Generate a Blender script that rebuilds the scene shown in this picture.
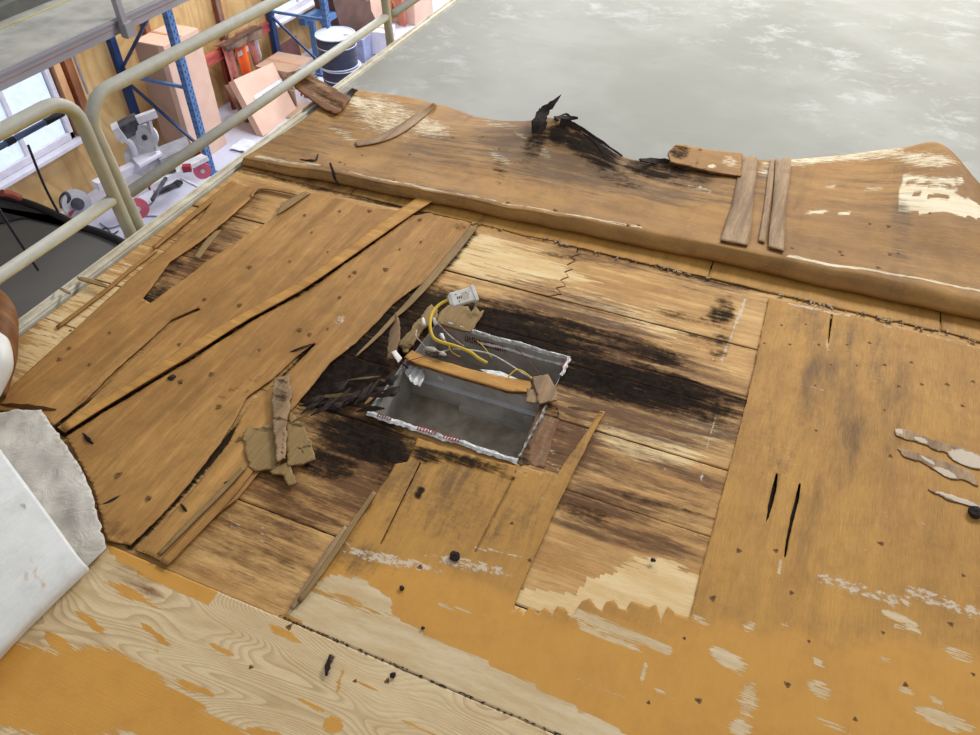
import bpy, math, random
import numpy as np
from mathutils import Vector, Matrix, noise, geometry

for _o in list(bpy.data.objects): bpy.data.objects.remove(_o)
S = bpy.context.scene
COL = S.collection
R_ = math.radians
random.seed(7)

# ------------------------------------------------------------------ camera
FPX, CAM_H = 773.8, 1.6
CROT = Matrix.Rotation(R_(23.01), 3, 'Z') @ Matrix.Rotation(R_(46.68), 3, 'X') @ Matrix.Rotation(R_(-0.084), 3, 'Z')
cd = bpy.data.cameras.new('camera'); cam = bpy.data.objects.new('camera', cd); COL.objects.link(cam)
cam.matrix_world = Matrix.Translation((0, 0, CAM_H)) @ CROT.to_4x4()
cd.sensor_fit = 'HORIZONTAL'; cd.sensor_width = 36; cd.lens = FPX / 980 * 36; cd.clip_start = .05; cd.clip_end = 200
S.camera = cam
# ------------------------------------------------------------------ world, lights, exposure
w = bpy.data.worlds.new('shop_light'); S.world = w; w.use_nodes = True
w.node_tree.nodes['Background'].inputs[0].default_value = (.93, .96, 1, 1)
w.node_tree.nodes['Background'].inputs[1].default_value = .49
def area(name, loc, target, sx, sy, power, color):
    l = bpy.data.lights.new(name, 'AREA'); l.shape = 'RECTANGLE'; l.size = sx; l.size_y = sy; l.energy = power; l.color = color
    o = bpy.data.objects.new(name, l); COL.objects.link(o); o.location = loc
    o.rotation_euler = (Vector(target) - Vector(loc)).to_track_quat('-Z', 'Y').to_euler()
area('ceiling_lamp_light', (1.2, 6.5, 3.8), (-.4, 1.5, 0), 2.6, 1.0, 300, (1, .98, .94))
area('ceiling_lamp_light', (-4.2, 9, 3.8), (-6.5, 8, -3.3), 4, 1.2, 420, (.97, .98, 1))
area('ceiling_lamp_light', (-5.0, 15, 3.0), (-6.0, 14, -3.3), 3, 2, 700, (.97, .98, 1))
S.view_settings.view_transform = 'Standard'; S.view_settings.look = 'None'
S.view_settings.exposure = 0.0; S.view_settings.gamma = 1; S.view_settings.use_curve_mapping = False

# ------------------------------------------------------------------ helpers: image point -> place
CR = np.array(CROT)
def ray(x, y): return CR @ np.array([(x - 490) / FPX, -(y - 367.5) / FPX, -1.0])
def U(x, y, z=0.0):
    d = ray(x, y); t = (z - CAM_H) / d[2]; return np.array([d[0] * t, d[1] * t, z])
def UX(x, y, X):
    d = ray(x, y); t = X / d[0]; return np.array([X, d[1] * t, CAM_H + d[2] * t])
def px_of(V):
    q = (np.asarray(V, float) - np.array([0, 0, CAM_H])) @ CR
    return 490 + FPX * q[:, 0] / -q[:, 2], 367.5 - FPX * q[:, 1] / -q[:, 2]

def lin(c):
    return tuple(((v / 255) / 12.92 if v / 255 <= .04045 else ((v / 255 + .055) / 1.055) ** 2.4) for v in c) + (1,)

# ------------------------------------------------------------------ materials
class NT:
    def __init__(s, name):
        s.m = bpy.data.materials.new(name); s.m.use_nodes = True; s.t = s.m.node_tree; s.b = s.t.nodes['Principled BSDF']
        s.tc = s.t.nodes.new('ShaderNodeTexCoord').outputs['Object']
    def n(s, typ, ins=None, **kw):
        nd = s.t.nodes.new(typ)
        for k, v in kw.items(): setattr(nd, k, v)
        for k, v in (ins or {}).items():
            if isinstance(v, bpy.types.NodeSocket): s.t.links.new(v, nd.inputs[k])
            else: nd.inputs[k].default_value = v
        return nd
    def noise(s, scale, detail=3, rough=.55, stretch=(1, 1, 1), dist=0, loc=(0, 0, 0), vec=None):
        mp = s.n('ShaderNodeMapping', {0: vec or s.tc, 'Scale': stretch, 'Location': loc})
        return s.n('ShaderNodeTexNoise', {'Vector': mp.outputs[0], 'Scale': scale, 'Detail': detail, 'Roughness': rough, 'Distortion': dist}).outputs[0]
    def math(s, op, a, b=None, c=None, clamp=False):
        nd = s.t.nodes.new('ShaderNodeMath'); nd.operation = op; nd.use_clamp = clamp
        for i, v in enumerate((a, b, c)):
            if v is None: continue
            if isinstance(v, bpy.types.NodeSocket): s.t.links.new(v, nd.inputs[i])
            else: nd.inputs[i].default_value = v
        return nd.outputs[0]
    def ramp(s, v, a, b, ca=0.0, cb=1.0):
        nd = s.n('ShaderNodeMapRange', {'Value': v, 'From Min': a, 'From Max': b, 'To Min': ca, 'To Max': cb}, interpolation_type='SMOOTHSTEP')
        return nd.outputs[0]
    def mix(s, f, a, b, mode='MIX'):
        nd = s.t.nodes.new('ShaderNodeMix'); nd.data_type = 'RGBA'; nd.blend_type = mode
        for i, v in ((0, f), (6, a), (7, b)):
            if isinstance(v, bpy.types.NodeSocket): s.t.links.new(v, nd.inputs[i])
            else: nd.inputs[i].default_value = v
        return nd.outputs[2]
    def attr(s, name): return s.n('ShaderNodeAttribute', attribute_name=name).outputs['Fac']
    def bump(s, h, strength=.3, dist=.002):
        s.t.links.new(s.n('ShaderNodeBump', {'Height': h, 'Strength': strength, 'Distance': dist}).outputs[0], s.b.inputs['Normal'])
    def out(s, col, rough=.6, metal=0, spec=.3):
        for k, v in (('Base Color', col), ('Roughness', rough), ('Metallic', metal), ('Specular IOR Level', spec)):
            if isinstance(v, bpy.types.NodeSocket): s.t.links.new(v, s.b.inputs[k])
            else: s.b.inputs[k].default_value = v
        return s.m
_mc = {}
def plain(c, rough=.6, metal=0, var=.12, scale=8, c2=None, spec=.3, bump=0):
    key = (c, rough, metal, var, scale, c2, bump)
    if key in _mc: return _mc[key]
    t = NT('surface_%d_%d_%d' % c)
    f = t.ramp(t.noise(scale, 4, .6), .3, .7)
    b = c2 or tuple(max(0, v * (1 - var)) for v in c)
    col = t.mix(f, lin(c), lin(b))
    if bump: t.bump(t.noise(scale * 8, 3), bump, .003)
    _mc[key] = t.out(col, rough, metal, spec=spec); return _mc[key]

def deck_mat(name, a, b, bare1, bare2, grain='y', damp_c=(112, 66, 34), rings=False, stain=.35, bare_amp=1.0, coat=.55, ringc=(150, 118, 78), tear_s=22, streak=1.0, seed=0):
    """wood face: coat colours a/b, bare wood or painted highlight where 'bare', brown where 'damp', black rot or painted crack shade where 'rot', white crust where 'glue'"""
    t = NT(name)
    sx = (1, 14, 1) if grain == 'x' else (14, 1, 1)
    L = (seed * 3.1, seed * 1.7, 0)
    big = t.ramp(t.noise(1.6, 3, .5, loc=L), .3, .7)
    strk = t.ramp(t.noise(2.2, 4, .6, stretch=(1, 5, 1) if grain == 'x' else (5, 1, 1), loc=L), .32, .68)
    fine = t.noise(22, 4, .65, stretch=sx)
    fib = t.noise(90, 2, .6, stretch=sx)
    speck = t.noise(160, 2, .7)
    f1 = t.math('MULTIPLY', t.math('ADD', big, strk), .5)
    coatc = t.mix(f1, lin(a), lin(b))
    coatc = t.mix(t.ramp(fine, .38, .72, 0, .12 + .28 * streak), coatc, lin(tuple(v * .70 for v in b)))
    lng = t.noise(5, 4, .6, stretch=(.5, 7, 1) if grain == 'x' else (7, .5, 1), dist=.3, loc=L)
    coatc = t.mix(t.ramp(lng, .5, .7, 0, .5 * streak), coatc, lin(tuple(v * .74 for v in b)))
    coatc = t.mix(t.ramp(lng, .48, .34, 0, .4 * streak), coatc, lin(tuple(min(255, v * 1.1 + 6) for v in a)))
    coatc = t.mix(t.ramp(speck, .55, .8, 0, .25), coatc, lin(tuple(min(255, v * 1.13 + 8) for v in a)))
    # streaky dirty stains in the coat
    dirt = t.math('MULTIPLY', t.ramp(t.noise(2.6, 5, .65, stretch=(3.0, .8, 1), loc=(5, 2, 1)), .48, .78), t.ramp(t.noise(1.2, 2, .5, loc=(9, 1, 0)), .35, .65))
    coatc = t.mix(t.math('MULTIPLY', dirt, stain), coatc, lin((96, 68, 40)))
    mott = t.noise(11, 5, .7, dist=.3, loc=(4, 4, 0))
    coatc = t.mix(t.ramp(mott, .42, .72, 0, .38), coatc, lin(tuple(v * .80 for v in b)))
    fr_ = t.math('ADD', t.attr('fresh'), t.math('MULTIPLY', t.math('SUBTRACT', t.noise(7, 5, .65, stretch=(1, 2, 1)), .5), .9))
    coatc = t.mix(t.math('MULTIPLY', t.ramp(fr_, .25, .85), .8), coatc, t.mix(t.ramp(mott, .4, .7, 0, .35), lin((206, 150, 68)), lin((184, 130, 56))))
    # bare wood, and the painted highlight of the roll
    bw = t.mix(t.ramp(t.noise(5, 5, .6, stretch=(1, 6, 1), loc=L), .3, .7), lin(bare1), lin(bare2))
    bw = t.mix(t.ramp(t.noise(40, 3, .6, stretch=(1, 12, 1)), .45, .8, 0, .3), bw, lin(tuple(v * .7 for v in bare2)))
    if rings:
        rn = t.noise(1.7, 2.2, .42, stretch=(.5, 1.9, 1), dist=.7, loc=(2.3, .4, 0))
        fr = t.math('FRACT', t.math('MULTIPLY', rn, 78))
        rl = t.math('MULTIPLY', t.ramp(fr, .35, .95), t.ramp(t.noise(3, 2), .3, .62, .25, .8))
        bw = t.mix(t.math('MULTIPLY', rl, .6), bw, lin(ringc))
    tear = t.noise(tear_s, 5, .7, stretch=(.75, 11, 1), dist=.15, loc=(1, 3, 0))
    bm = t.math('ADD', t.attr('bare'), t.math('MULTIPLY', t.math('SUBTRACT', tear, .5), 2.5 * bare_amp))
    bm = t.ramp(bm, .48, .54)
    col = t.mix(bm, coatc, bw)
    # damp
    dn = t.noise(4.5, 9, .74, stretch=(.7, 8, 1) if grain == 'x' else (4, .8, 1), dist=.35, loc=(3, 1, 0))
    dn2 = t.noise(30, 4, .7, stretch=(1, 3, 1))
    dv = t.math('ADD', t.attr('damp'), t.math('MULTIPLY', t.math('SUBTRACT', dn, .5), 2.6))
    dv = t.math('ADD', dv, t.math('MULTIPLY', t.math('SUBTRACT', dn2, .5), .7))
    dm = t.math('MULTIPLY', t.ramp(dv, .25, 1.0), t.ramp(t.attr('damp'), .02, .2))
    col = t.mix(t.math('MULTIPLY', dm, .9), col, lin(damp_c))
    # glue / paint crust
    gv = t.math('ADD', t.attr('glue'), t.math('MULTIPLY', t.math('SUBTRACT', t.noise(48, 5, .75, stretch=(1, 1.6, 1)), .5), 2.0))
    gm = t.math('MULTIPLY', t.ramp(gv, .62, .8), t.ramp(t.attr('glue'), .05, .2))
    col = t.mix(t.math('MULTIPLY', gm, .75), col, lin((214, 200, 180)))
    # rot, and the shade painted along cracks
    rn1 = t.noise(4.2, 9, .76, stretch=(.8, 6.5, 1), dist=.4, loc=(7, 2, 0))
    rn2 = t.noise(45, 4, .75)
    rv = t.math('ADD', t.attr('rot'), t.math('MULTIPLY', t.math('SUBTRACT', rn1, .5), 2.3))
    rv = t.math('ADD', rv, t.math('MULTIPLY', t.math('SUBTRACT', rn2, .5), 1.0))
    rm = t.math('MULTIPLY', t.ramp(rv, .28, .92), t.ramp(t.attr('rot'), .02, .18))
    rot_shade_c = t.mix(t.ramp(rn2, .35, .7), lin((12, 10, 10)), lin((40, 33, 30)))
    col = t.mix(t.math('MULTIPLY', rm, .96), col, rot_shade_c)
    h = t.math('ADD', t.math('MULTIPLY', fine, .5), t.math('MULTIPLY', fib, .35))
    h = t.math('ADD', h, t.math('MULTIPLY', bm, -.5)); h = t.math('ADD', h, t.math('MULTIPLY', t.math('MULTIPLY', rm, rn2), 1.5))
    h = t.math('ADD', h, t.math('MULTIPLY', gm, .5))
    t.bump(h, .45, .0025)
    return t.out(col, t.math('ADD', t.ramp(fine, .2, .8, coat, coat + .2), t.math('MULTIPLY', rm, .3)), spec=t.math('SUBTRACT', .28, t.math('MULTIPLY', rm, .2)))

M = {}
M['substrate'] = deck_mat('rotted_deck_wood', (218, 176, 114), (184, 134, 74), (234, 206, 156), (218, 182, 124), grain='x', damp_c=(84, 48, 17), stain=.35, tear_s=9)
M['veneer_right'] = deck_mat('orange_veneer', (196, 146, 72), (170, 124, 60), (218, 196, 158), (200, 172, 128), grain='y', stain=.95, damp_c=(112, 84, 50), streak=.35, seed=1)
M['veneer_left'] = deck_mat('tan_veneer', (192, 144, 80), (160, 114, 58), (218, 196, 158), (200, 172, 128), grain='y', stain=.65, damp_c=(112, 76, 40), streak=.75, seed=2)
M['plywood'] = deck_mat('bare_birch_plywood', (204, 150, 72), (196, 140, 62), (222, 198, 156), (208, 180, 136), grain='x', rings=True, stain=.1, streak=.3, seed=3)
M['folded'] = deck_mat('folded_veneer', (184, 138, 76), (146, 106, 58), (238, 226, 198), (226, 208, 170), grain='x', tear_s=26, stain=.85, damp_c=(96, 72, 46), streak=.25, seed=4)
M['brown_scrap'] = deck_mat('weathered_scrap', (178, 148, 112), (138, 108, 76), (190, 160, 120), (170, 140, 100), grain='y', stain=.6, seed=5)
M['tan_scrap'] = deck_mat('tan_scrap', (178, 148, 94), (136, 108, 66), (200, 170, 120), (190, 150, 100), grain='y', stain=.9, seed=6)
M['orange_scrap'] = deck_mat('orange_scrap', (206, 154, 82), (188, 136, 64), (220, 190, 140), (200, 170, 120), grain='x', stain=.3, seed=7)
M['burnt_board'] = deck_mat('brown_board', (148, 100, 54), (104, 64, 34), (190, 150, 100), (150, 110, 70), grain='x', stain=.9, seed=8)
M['black_scrap'] = plain((34, 30, 30), .9, c2=(58, 46, 40), scale=40, bump=.6)
M['dark_scrap'] = plain((62, 46, 38), .85, c2=(34, 27, 25), scale=30, bump=.6)
M['nail'] = plain((112, 80, 46), .8, c2=(62, 44, 32), scale=160)
M['edge_wood'] = plain((150, 100, 56), .8, c2=(96, 58, 30), scale=20)

def membrane_mat():
    t = NT('dirty_grey_membrane')
    c = t.mix(t.ramp(t.noise(.9, 4, .6), .35, .65), lin((152, 151, 143)), lin((168, 167, 160)))
    patch = t.math('MULTIPLY', t.ramp(t.noise(3.6, 8, .78, dist=.35, stretch=(1, 1.3, 1), loc=(2, 0, 0)), .5, .66), t.ramp(t.noise(.8, 2, .5, loc=(4, 7, 0)), .42, .6))
    c = t.mix(t.math('MULTIPLY', patch, .65), c, lin((196, 197, 194)))
    sm = t.ramp(t.noise(7, 6, .75, stretch=(1, 2.2, 1), loc=(8, 8, 0)), .56, .7)
    c = t.mix(t.math('MULTIPLY', sm, .35), c, lin((146, 140, 124)))
    t.bump(t.noise(60, 3), .1, .001)
    return t.out(c, .72, spec=.2)
M['membrane'] = membrane_mat()
M['white_membrane'] = plain((226, 226, 224), .45, c2=(212, 210, 204), scale=3)
def fleece():
    t = NT('crumpled_fleece_backing')
    c = t.mix(t.ramp(t.noise(4, 5, .7), .3, .7), lin((214, 208, 198)), lin((186, 178, 166)))
    c = t.mix(t.ramp(t.noise(18, 6, .8, dist=1), .62, .72, 0, .6), c, lin((140, 128, 112)))
    t.bump(t.noise(14, 5, .6, dist=1.5), .5, .01)
    return t.out(c, .85)
M['fleece'] = fleece()
M['trim'] = plain((226, 220, 202), .45, c2=(196, 186, 164), scale=14)
M['metal'] = plain((186, 180, 174), .5, .2, c2=(150, 145, 138), scale=9)
M['metal_floor'] = plain((170, 160, 144), .75, .1, c2=(132, 122, 106), scale=14)
M['foil'] = plain((232, 232, 230), .4, .2, c2=(176, 176, 174), scale=60, bump=.6)
M['red_print'] = plain((182, 34, 44), .6, var=.3, scale=60)
M['darkred_print'] = plain((112, 36, 38), .7, var=.3, scale=60)
M['yellow_cable'] = plain((226, 190, 62), .45, var=.08)
M['white_plastic'] = plain((240, 238, 234), .5, var=.08, scale=30, c2=(214, 208, 196))
M['white_wire'] = plain((220, 214, 204), .5, c2=(170, 160, 150), scale=60)
M['red_wire'] = plain((150, 50, 50), .5, c2=(90, 40, 40), scale=60)
M['black_wire'] = plain((30, 30, 32), .5)
M['dark_slot'] = plain((30, 30, 32), .6)

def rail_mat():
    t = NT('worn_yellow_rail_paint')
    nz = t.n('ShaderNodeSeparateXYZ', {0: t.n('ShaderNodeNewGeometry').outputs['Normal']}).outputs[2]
    top_grey = t.math('ADD', t.ramp(nz, -.35, .25), t.math('MULTIPLY', t.math('SUBTRACT', t.noise(20, 4, .7), .5), .6), clamp=True)  # greyer on upward faces, yellower underneath
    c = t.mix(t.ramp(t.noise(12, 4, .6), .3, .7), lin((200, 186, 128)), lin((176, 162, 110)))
    c = t.mix(top_grey, c, t.mix(t.noise(30, 4), lin((190, 188, 176)), lin((162, 160, 150))))
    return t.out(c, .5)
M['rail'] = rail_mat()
M['concrete_floor'] = plain((206, 208, 224), .6, c2=(186, 188, 208), scale=1.5)
def ply_wall():
    t = NT('plywood_wall_cladding')
    rn = t.noise(.9, 2, .5, stretch=(1, 1, .35), dist=.6)
    fr = t.ramp(t.math('FRACT', t.math('MULTIPLY', rn, 22)), .3, .95)
    c = t.mix(t.ramp(t.noise(2, 4, .6), .3, .7), lin((214, 182, 128)), lin((190, 154, 100)))
    c = t.mix(t.math('MULTIPLY', fr, .35), c, lin((164, 122, 70)))
    return t.out(c, .6)
M['ply_wall'] = ply_wall()
M['stud'] = plain((170, 112, 76), .7, c2=(134, 84, 56), scale=4)
M['stud_light'] = plain((218, 172, 128), .7, c2=(196, 146, 104), scale=4)
M['white_paint'] = plain((216, 214, 226), .5, var=.06)
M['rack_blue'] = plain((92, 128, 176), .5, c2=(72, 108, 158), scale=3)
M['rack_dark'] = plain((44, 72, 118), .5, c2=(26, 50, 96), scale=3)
M['slot'] = plain((52, 66, 94), .6)
M['beam_red'] = plain((186, 92, 86), .5, c2=(160, 76, 72), scale=3)
M['card'] = plain((222, 190, 170), .8, c2=(208, 174, 154), scale=2)
M['card_dark'] = plain((150, 114, 96), .85, c2=(122, 90, 76), scale=3)
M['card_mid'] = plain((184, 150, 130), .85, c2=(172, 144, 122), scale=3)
M['tape'] = plain((198, 150, 118), .5)
M['label'] = plain((214, 220, 240), .5, var=.04)
M['drum'] = plain((58, 62, 84), .45, c2=(44, 48, 66), scale=3)
M['drum_lid'] = plain((196, 204, 220), .4, c2=(176, 184, 204), scale=3)
M['brown_crate'] = plain((108, 82, 72), .8, c2=(86, 64, 58), scale=3)
M['orange'] = plain((240, 112, 52), .7, c2=(226, 92, 40), scale=9)
M['pink_rag'] = plain((214, 150, 140), .9, c2=(186, 116, 108), scale=14)
M['silver'] = plain((196, 196, 200), .5, c2=(170, 170, 176), scale=8)
M['grey_tool'] = plain((204, 204, 208), .45, c2=(178, 178, 184), scale=8)
M['dark_tool'] = plain((84, 84, 90), .6, c2=(44, 44, 50), scale=8)
M['deck_grey'] = plain((176, 174, 166), .7, c2=(150, 148, 140), scale=6, bump=.2)
M['fascia'] = plain((172, 168, 170), .5, c2=(152, 148, 152), scale=2)
M['dark_grey_panel'] = plain((104, 102, 98), .65, c2=(92, 90, 88), scale=1.2)
M['black_edge'] = plain((38, 40, 46), .6, var=.1)
def glow(name, c, s):
    t = NT(name); t.b.inputs['Emission Strength'].default_value = s
    f = t.ramp(t.noise(14, 3, .6), .35, .65)
    t.t.links.new(t.mix(f, lin(c), lin(tuple(min(255, v * 1.07) for v in c))), t.b.inputs['Emission Color'])
    return t.out((.3, .33, .38, 1), .3)
M['window_day'] = glow('frosted_daylight_glass', (206, 222, 248), .85)
M['door_day'] = glow('bright_doorway_daylight', (250, 250, 255), 1.1)

# ------------------------------------------------------------------ object helpers
def tag(o, label=None, cat=None, group=None, kind=None):
    if label: o['label'] = label
    if cat: o['category'] = cat
    if group: o['group'] = group
    if kind: o['kind'] = kind
    return o
def empty(name, loc, label=None, cat=None, group=None, kind=None):
    o = bpy.data.objects.new(name, None); COL.objects.link(o); o.location = loc; o.empty_display_size = .1
    o['_l'] = 0; del o['_l']
    return tag(o, label, cat, group, kind)
def mesh_obj(name, V, F, mat, parent=None, smooth=False, attrs=None):
    V = np.asarray(V, float).reshape(-1, 3)
    if parent is not None: org = np.array(parent_loc(parent))
    else: org = np.array([(V[:, 0].min() + V[:, 0].max()) / 2, (V[:, 1].min() + V[:, 1].max()) / 2, V[:, 2].min()])
    me = bpy.data.meshes.new(name); me.from_pydata((V - org).tolist(), [], F); me.update()
    if smooth: me.polygons.foreach_set('use_smooth', [True] * len(me.polygons))
    o = bpy.data.objects.new(name, me); COL.objects.link(o)
    if parent is not None: o.parent = parent
    else: o.location = org
    me.materials.append(M[mat] if isinstance(mat, str) else mat)
    for k, v in (attrs or {}).items():
        a = me.attributes.new(k, 'FLOAT', 'POINT'); a.data.foreach_set('value', np.asarray(v, dtype=np.float32))
    return o
def parent_loc(p):
    l = Vector(p.location)
    while p.parent: p = p.parent; l += p.location
    return l

class MB:
    def __init__(s): s.v = []; s.f = []
    def add(s, V, F):
        k = len(s.v); s.v += [tuple(map(float, p)) for p in V]; s.f += [tuple(i + k for i in f) for f in F]; return s
    def box(s, c, sz, rot=None):
        a = np.array([(x, y, z) for x in (-.5, .5) for y in (-.5, .5) for z in (-.5, .5)]) * np.array(sz)
        if rot is not None: a = a @ np.array(rot).T
        return s.add(a + np.array(c), [(0, 1, 3, 2), (4, 6, 7, 5), (0, 4, 5, 1), (2, 3, 7, 6), (0, 2, 6, 4), (1, 5, 7, 3)])
    def bar(s, p, q, wx, wy, up=(0, 0, 1)):
        p = Vector(p); q = Vector(q); d = (q - p); L = d.length; d.normalize(); u = Vector(up)
        if abs(d.dot(u)) > .95: u = Vector((0, 1, 0))
        x = d.cross(u).normalized(); y = d.cross(x).normalized()
        return s.box((p + q) / 2, (wx, wy, L), Matrix((x, y, d)).transposed())
    def tube(s, pts, r, n=10, caps=True):
        pts = [Vector(p) for p in pts]; rings = []; N = len(pts)
        rr = r if hasattr(r, '__len__') else [r] * N
        t0 = (pts[1] - pts[0]).normalized(); u = t0.orthogonal().normalized()
        for i, p in enumerate(pts):
            t = (pts[min(i + 1, N - 1)] - pts[max(i - 1, 0)]).normalized()
            u = (u - t * u.dot(t)).normalized(); v = t.cross(u)
            rings += [p + (u * math.cos(2 * math.pi * k / n) + v * math.sin(2 * math.pi * k / n)) * rr[i] for k in range(n)]
        F = [(i * n + k, i * n + (k + 1) % n, (i + 1) * n + (k + 1) % n, (i + 1) * n + k) for i in range(N - 1) for k in range(n)]
        if caps: F += [tuple(range(n))[::-1], tuple((N - 1) * n + k for k in range(n))]
        return s.add(rings, F)
    def prism(s, poly, h, up=(0, 0, 1)):
        """poly: 3D points (one plane), thickened by h along up"""
        P = [np.array(p, float) for p in poly]; n = len(P); U_ = np.array(up) * h
        return s.add([p for p in P] + [p + U_ for p in P], [tuple(range(n))[::-1], tuple(range(n, 2 * n))] + [(i, (i + 1) % n, (i + 1) % n + n, i + n) for i in range(n)])
    def lathe(s, c, prof, n=24):
        V = [(c[0] + r * math.cos(2 * math.pi * k / n), c[1] + r * math.sin(2 * math.pi * k / n), c[2] + z) for r, z in prof for k in range(n)]
        F = [(i * n + k, i * n + (k + 1) % n, (i + 1) * n + (k + 1) % n, (i + 1) * n + k) for i in range(len(prof) - 1) for k in range(n)]
        F += [tuple(range(n))[::-1], tuple((len(prof) - 1) * n + k for k in range(n))]
        return s.add(V, F)
    def build(s, name, mat, parent=None, smooth=False, attrs=None):
        o = mesh_obj(name, s.v, s.f, mat, parent, smooth, attrs)
        return o
def bevel(o, w_=.004, seg=2):
    m = o.modifiers.new('bevel', 'BEVEL'); m.width = w_; m.segments = seg; m.limit_method = 'ANGLE'; return o
def crom(P, n):
    P = [np.array(p, float) for p in P]; out = []
    for i in range(len(P) - 1):
        a, b, c, d = P[max(i - 1, 0)], P[i], P[i + 1], P[min(i + 2, len(P) - 1)]
        for k in range(n):
            t = k / n; out.append(.5 * (2 * b + (c - a) * t + (2 * a - 5 * b + 4 * c - d) * t * t + (3 * b - a - 3 * c + d) * t ** 3))
    return out + [P[-1]]
def inside(poly, X, Y):
    r = np.zeros(X.shape, bool); n = len(poly)
    for i in range(n):
        x1, y1 = poly[i][:2]; x2, y2 = poly[(i + 1) % n][:2]
        if y1 == y2: continue
        r ^= ((y1 > Y) != (y2 > Y)) & (X < (x2 - x1) * (Y - y1) / (y2 - y1) + x1)
    return r
def field(spec, X, Y):
    """soft map of a stain or tear, laid out over the roof as seen in the survey picture"""
    out = np.zeros(X.shape)
    for e in spec:
        if e[0] == 'e':
            _, cx, cy, rx, ry, ang, s = e; c_, s_ = math.cos(R_(ang)), math.sin(R_(ang))
            u = ((X - cx) * c_ + (Y - cy) * s_) / rx; v = (-(X - cx) * s_ + (Y - cy) * c_) / ry
            d = np.sqrt(u * u + v * v); t = np.clip((1.35 - d) / .9, 0, 1); out = np.maximum(out, s * t * t * (3 - 2 * t))
        elif e[0] == 'l':
            _, x1, y1, x2, y2, w_, s = e; dx, dy = x2 - x1, y2 - y1; L = dx * dx + dy * dy
            k = np.clip(((X - x1) * dx + (Y - y1) * dy) / L, 0, 1); d = np.hypot(X - x1 - k * dx, Y - y1 - k * dy) / w_
            t = np.clip((1.35 - d) / .9, 0, 1); out = np.maximum(out, s * t * t * (3 - 2 * t))
        elif e[0] == 'p':
            out = np.maximum(out, e[2] * inside(e[1], X, Y))
        elif e[0] == 's':   # take away
            out = out - field([('e',) + e[1:]], X, Y)
        elif e[0] == 'q':
            out = out - e[2] * inside(e[1], X, Y)
        elif e[0] == 'm':   # clear
            out = out * (1 - inside(e[1], X, Y))
    return out
def attrs_for(V, fields):
    V = np.asarray(V); X, Y = px_of(V)
    return {k: field(fields.get(k, []), X, Y) for k in ('bare', 'damp', 'rot', 'glue', 'fresh')}

def ragged(P, jit, step=.012, seed=0):
    out = []; n = len(P)
    for i in range(n):
        a = np.array(P[i][:2], float); b = np.array(P[(i + 1) % n][:2], float); L = np.hypot(*(b - a)); k = max(1, int(L / step))
        nrm = np.array([-(b - a)[1], (b - a)[0]]) / max(L, 1e-9)
        for j in range(k):
            p = a + (b - a) * j / k
            q = noise.noise(Vector((p[0] * 35 + seed, p[1] * 35, 0))) + .5 * noise.noise(Vector((p[0] * 110, p[1] * 110 + seed, 5)))
            q += .45 * noise.noise(Vector((p[0] * 330, p[1] * 330, seed)))
            out.append(p + nrm * q * jit * 1.3 * (0 if j == 0 else 1))
    return out
def sheet(name, outline, mat, parent=None, z=0.0, thick=.004, grid=.012, jit=.002, holes=(), fields={}, zf=None, world=False, seed=0):
    """a thin board with a torn outline, its face meshed finely and thickened downwards"""
    W = [np.array(p[:2]) if world else U(p[0], p[1], z + thick)[:2] for p in outline]
    B = ragged(W, jit, max(grid, .008), seed); H = [ragged([U(p[0], p[1], z + thick)[:2] for p in h], jit * .5, .01, seed + 3) for h in holes]
    A = np.array(B); x0, y0 = A.min(0); x1, y1 = A.max(0)
    gx, gy = np.meshgrid(np.arange(x0, x1, grid), np.arange(y0, y1, grid)); gx = gx.ravel(); gy = gy.ravel()
    ok = inside(B, gx, gy)
    gx, gy = gx[ok], gy[ok]
    pts = [Vector(p) for p in B]; edges = [(i, (i + 1) % len(B)) for i in range(len(B))]
    for h in H:
        k = len(pts); pts += [Vector(p) for p in h]; edges += [(k + i, k + (i + 1) % len(h)) for i in range(len(h))]
    pts += [Vector((a, b)) for a, b in zip(gx, gy)]
    v2, e2, f2, *_ = geometry.delaunay_2d_cdt(pts, edges, [tuple(range(len(B)))], 1, 1e-6)
    V = np.array([(p[0], p[1], z + thick) for p in v2])
    F = np.array([f for f in f2 if len(f) == 3])
    C = V[F].mean(1); keep = inside(B, C[:, 0], C[:, 1])
    for h in H: keep &= ~inside(h, C[:, 0], C[:, 1])
    F = F[keep]
    # drop orphan vertices
    used = np.unique(F); mp = -np.ones(len(V), int); mp[used] = np.arange(len(used)); V = V[used]; F = mp[F]
    a, b, c = V[F[:, 0]], V[F[:, 1]], V[F[:, 2]]
    sg = (b[:, 0] - a[:, 0]) * (c[:, 1] - a[:, 1]) - (b[:, 1] - a[:, 1]) * (c[:, 0] - a[:, 0])
    F[sg < 0] = F[sg < 0][:, ::-1]
    at = attrs_for(V, fields)
    if zf: V[:, 2] += zf(V)
    o = mesh_obj(name, V, F.tolist(), mat, parent, smooth=True, attrs=at)
    o.data.materials.append(M['edge_wood'])
    m = o.modifiers.new('thickness', 'SOLIDIFY'); m.thickness = thick * .97; m.offset = -1; m.material_offset_rim = 1; m.use_rim = True
    return o
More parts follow.
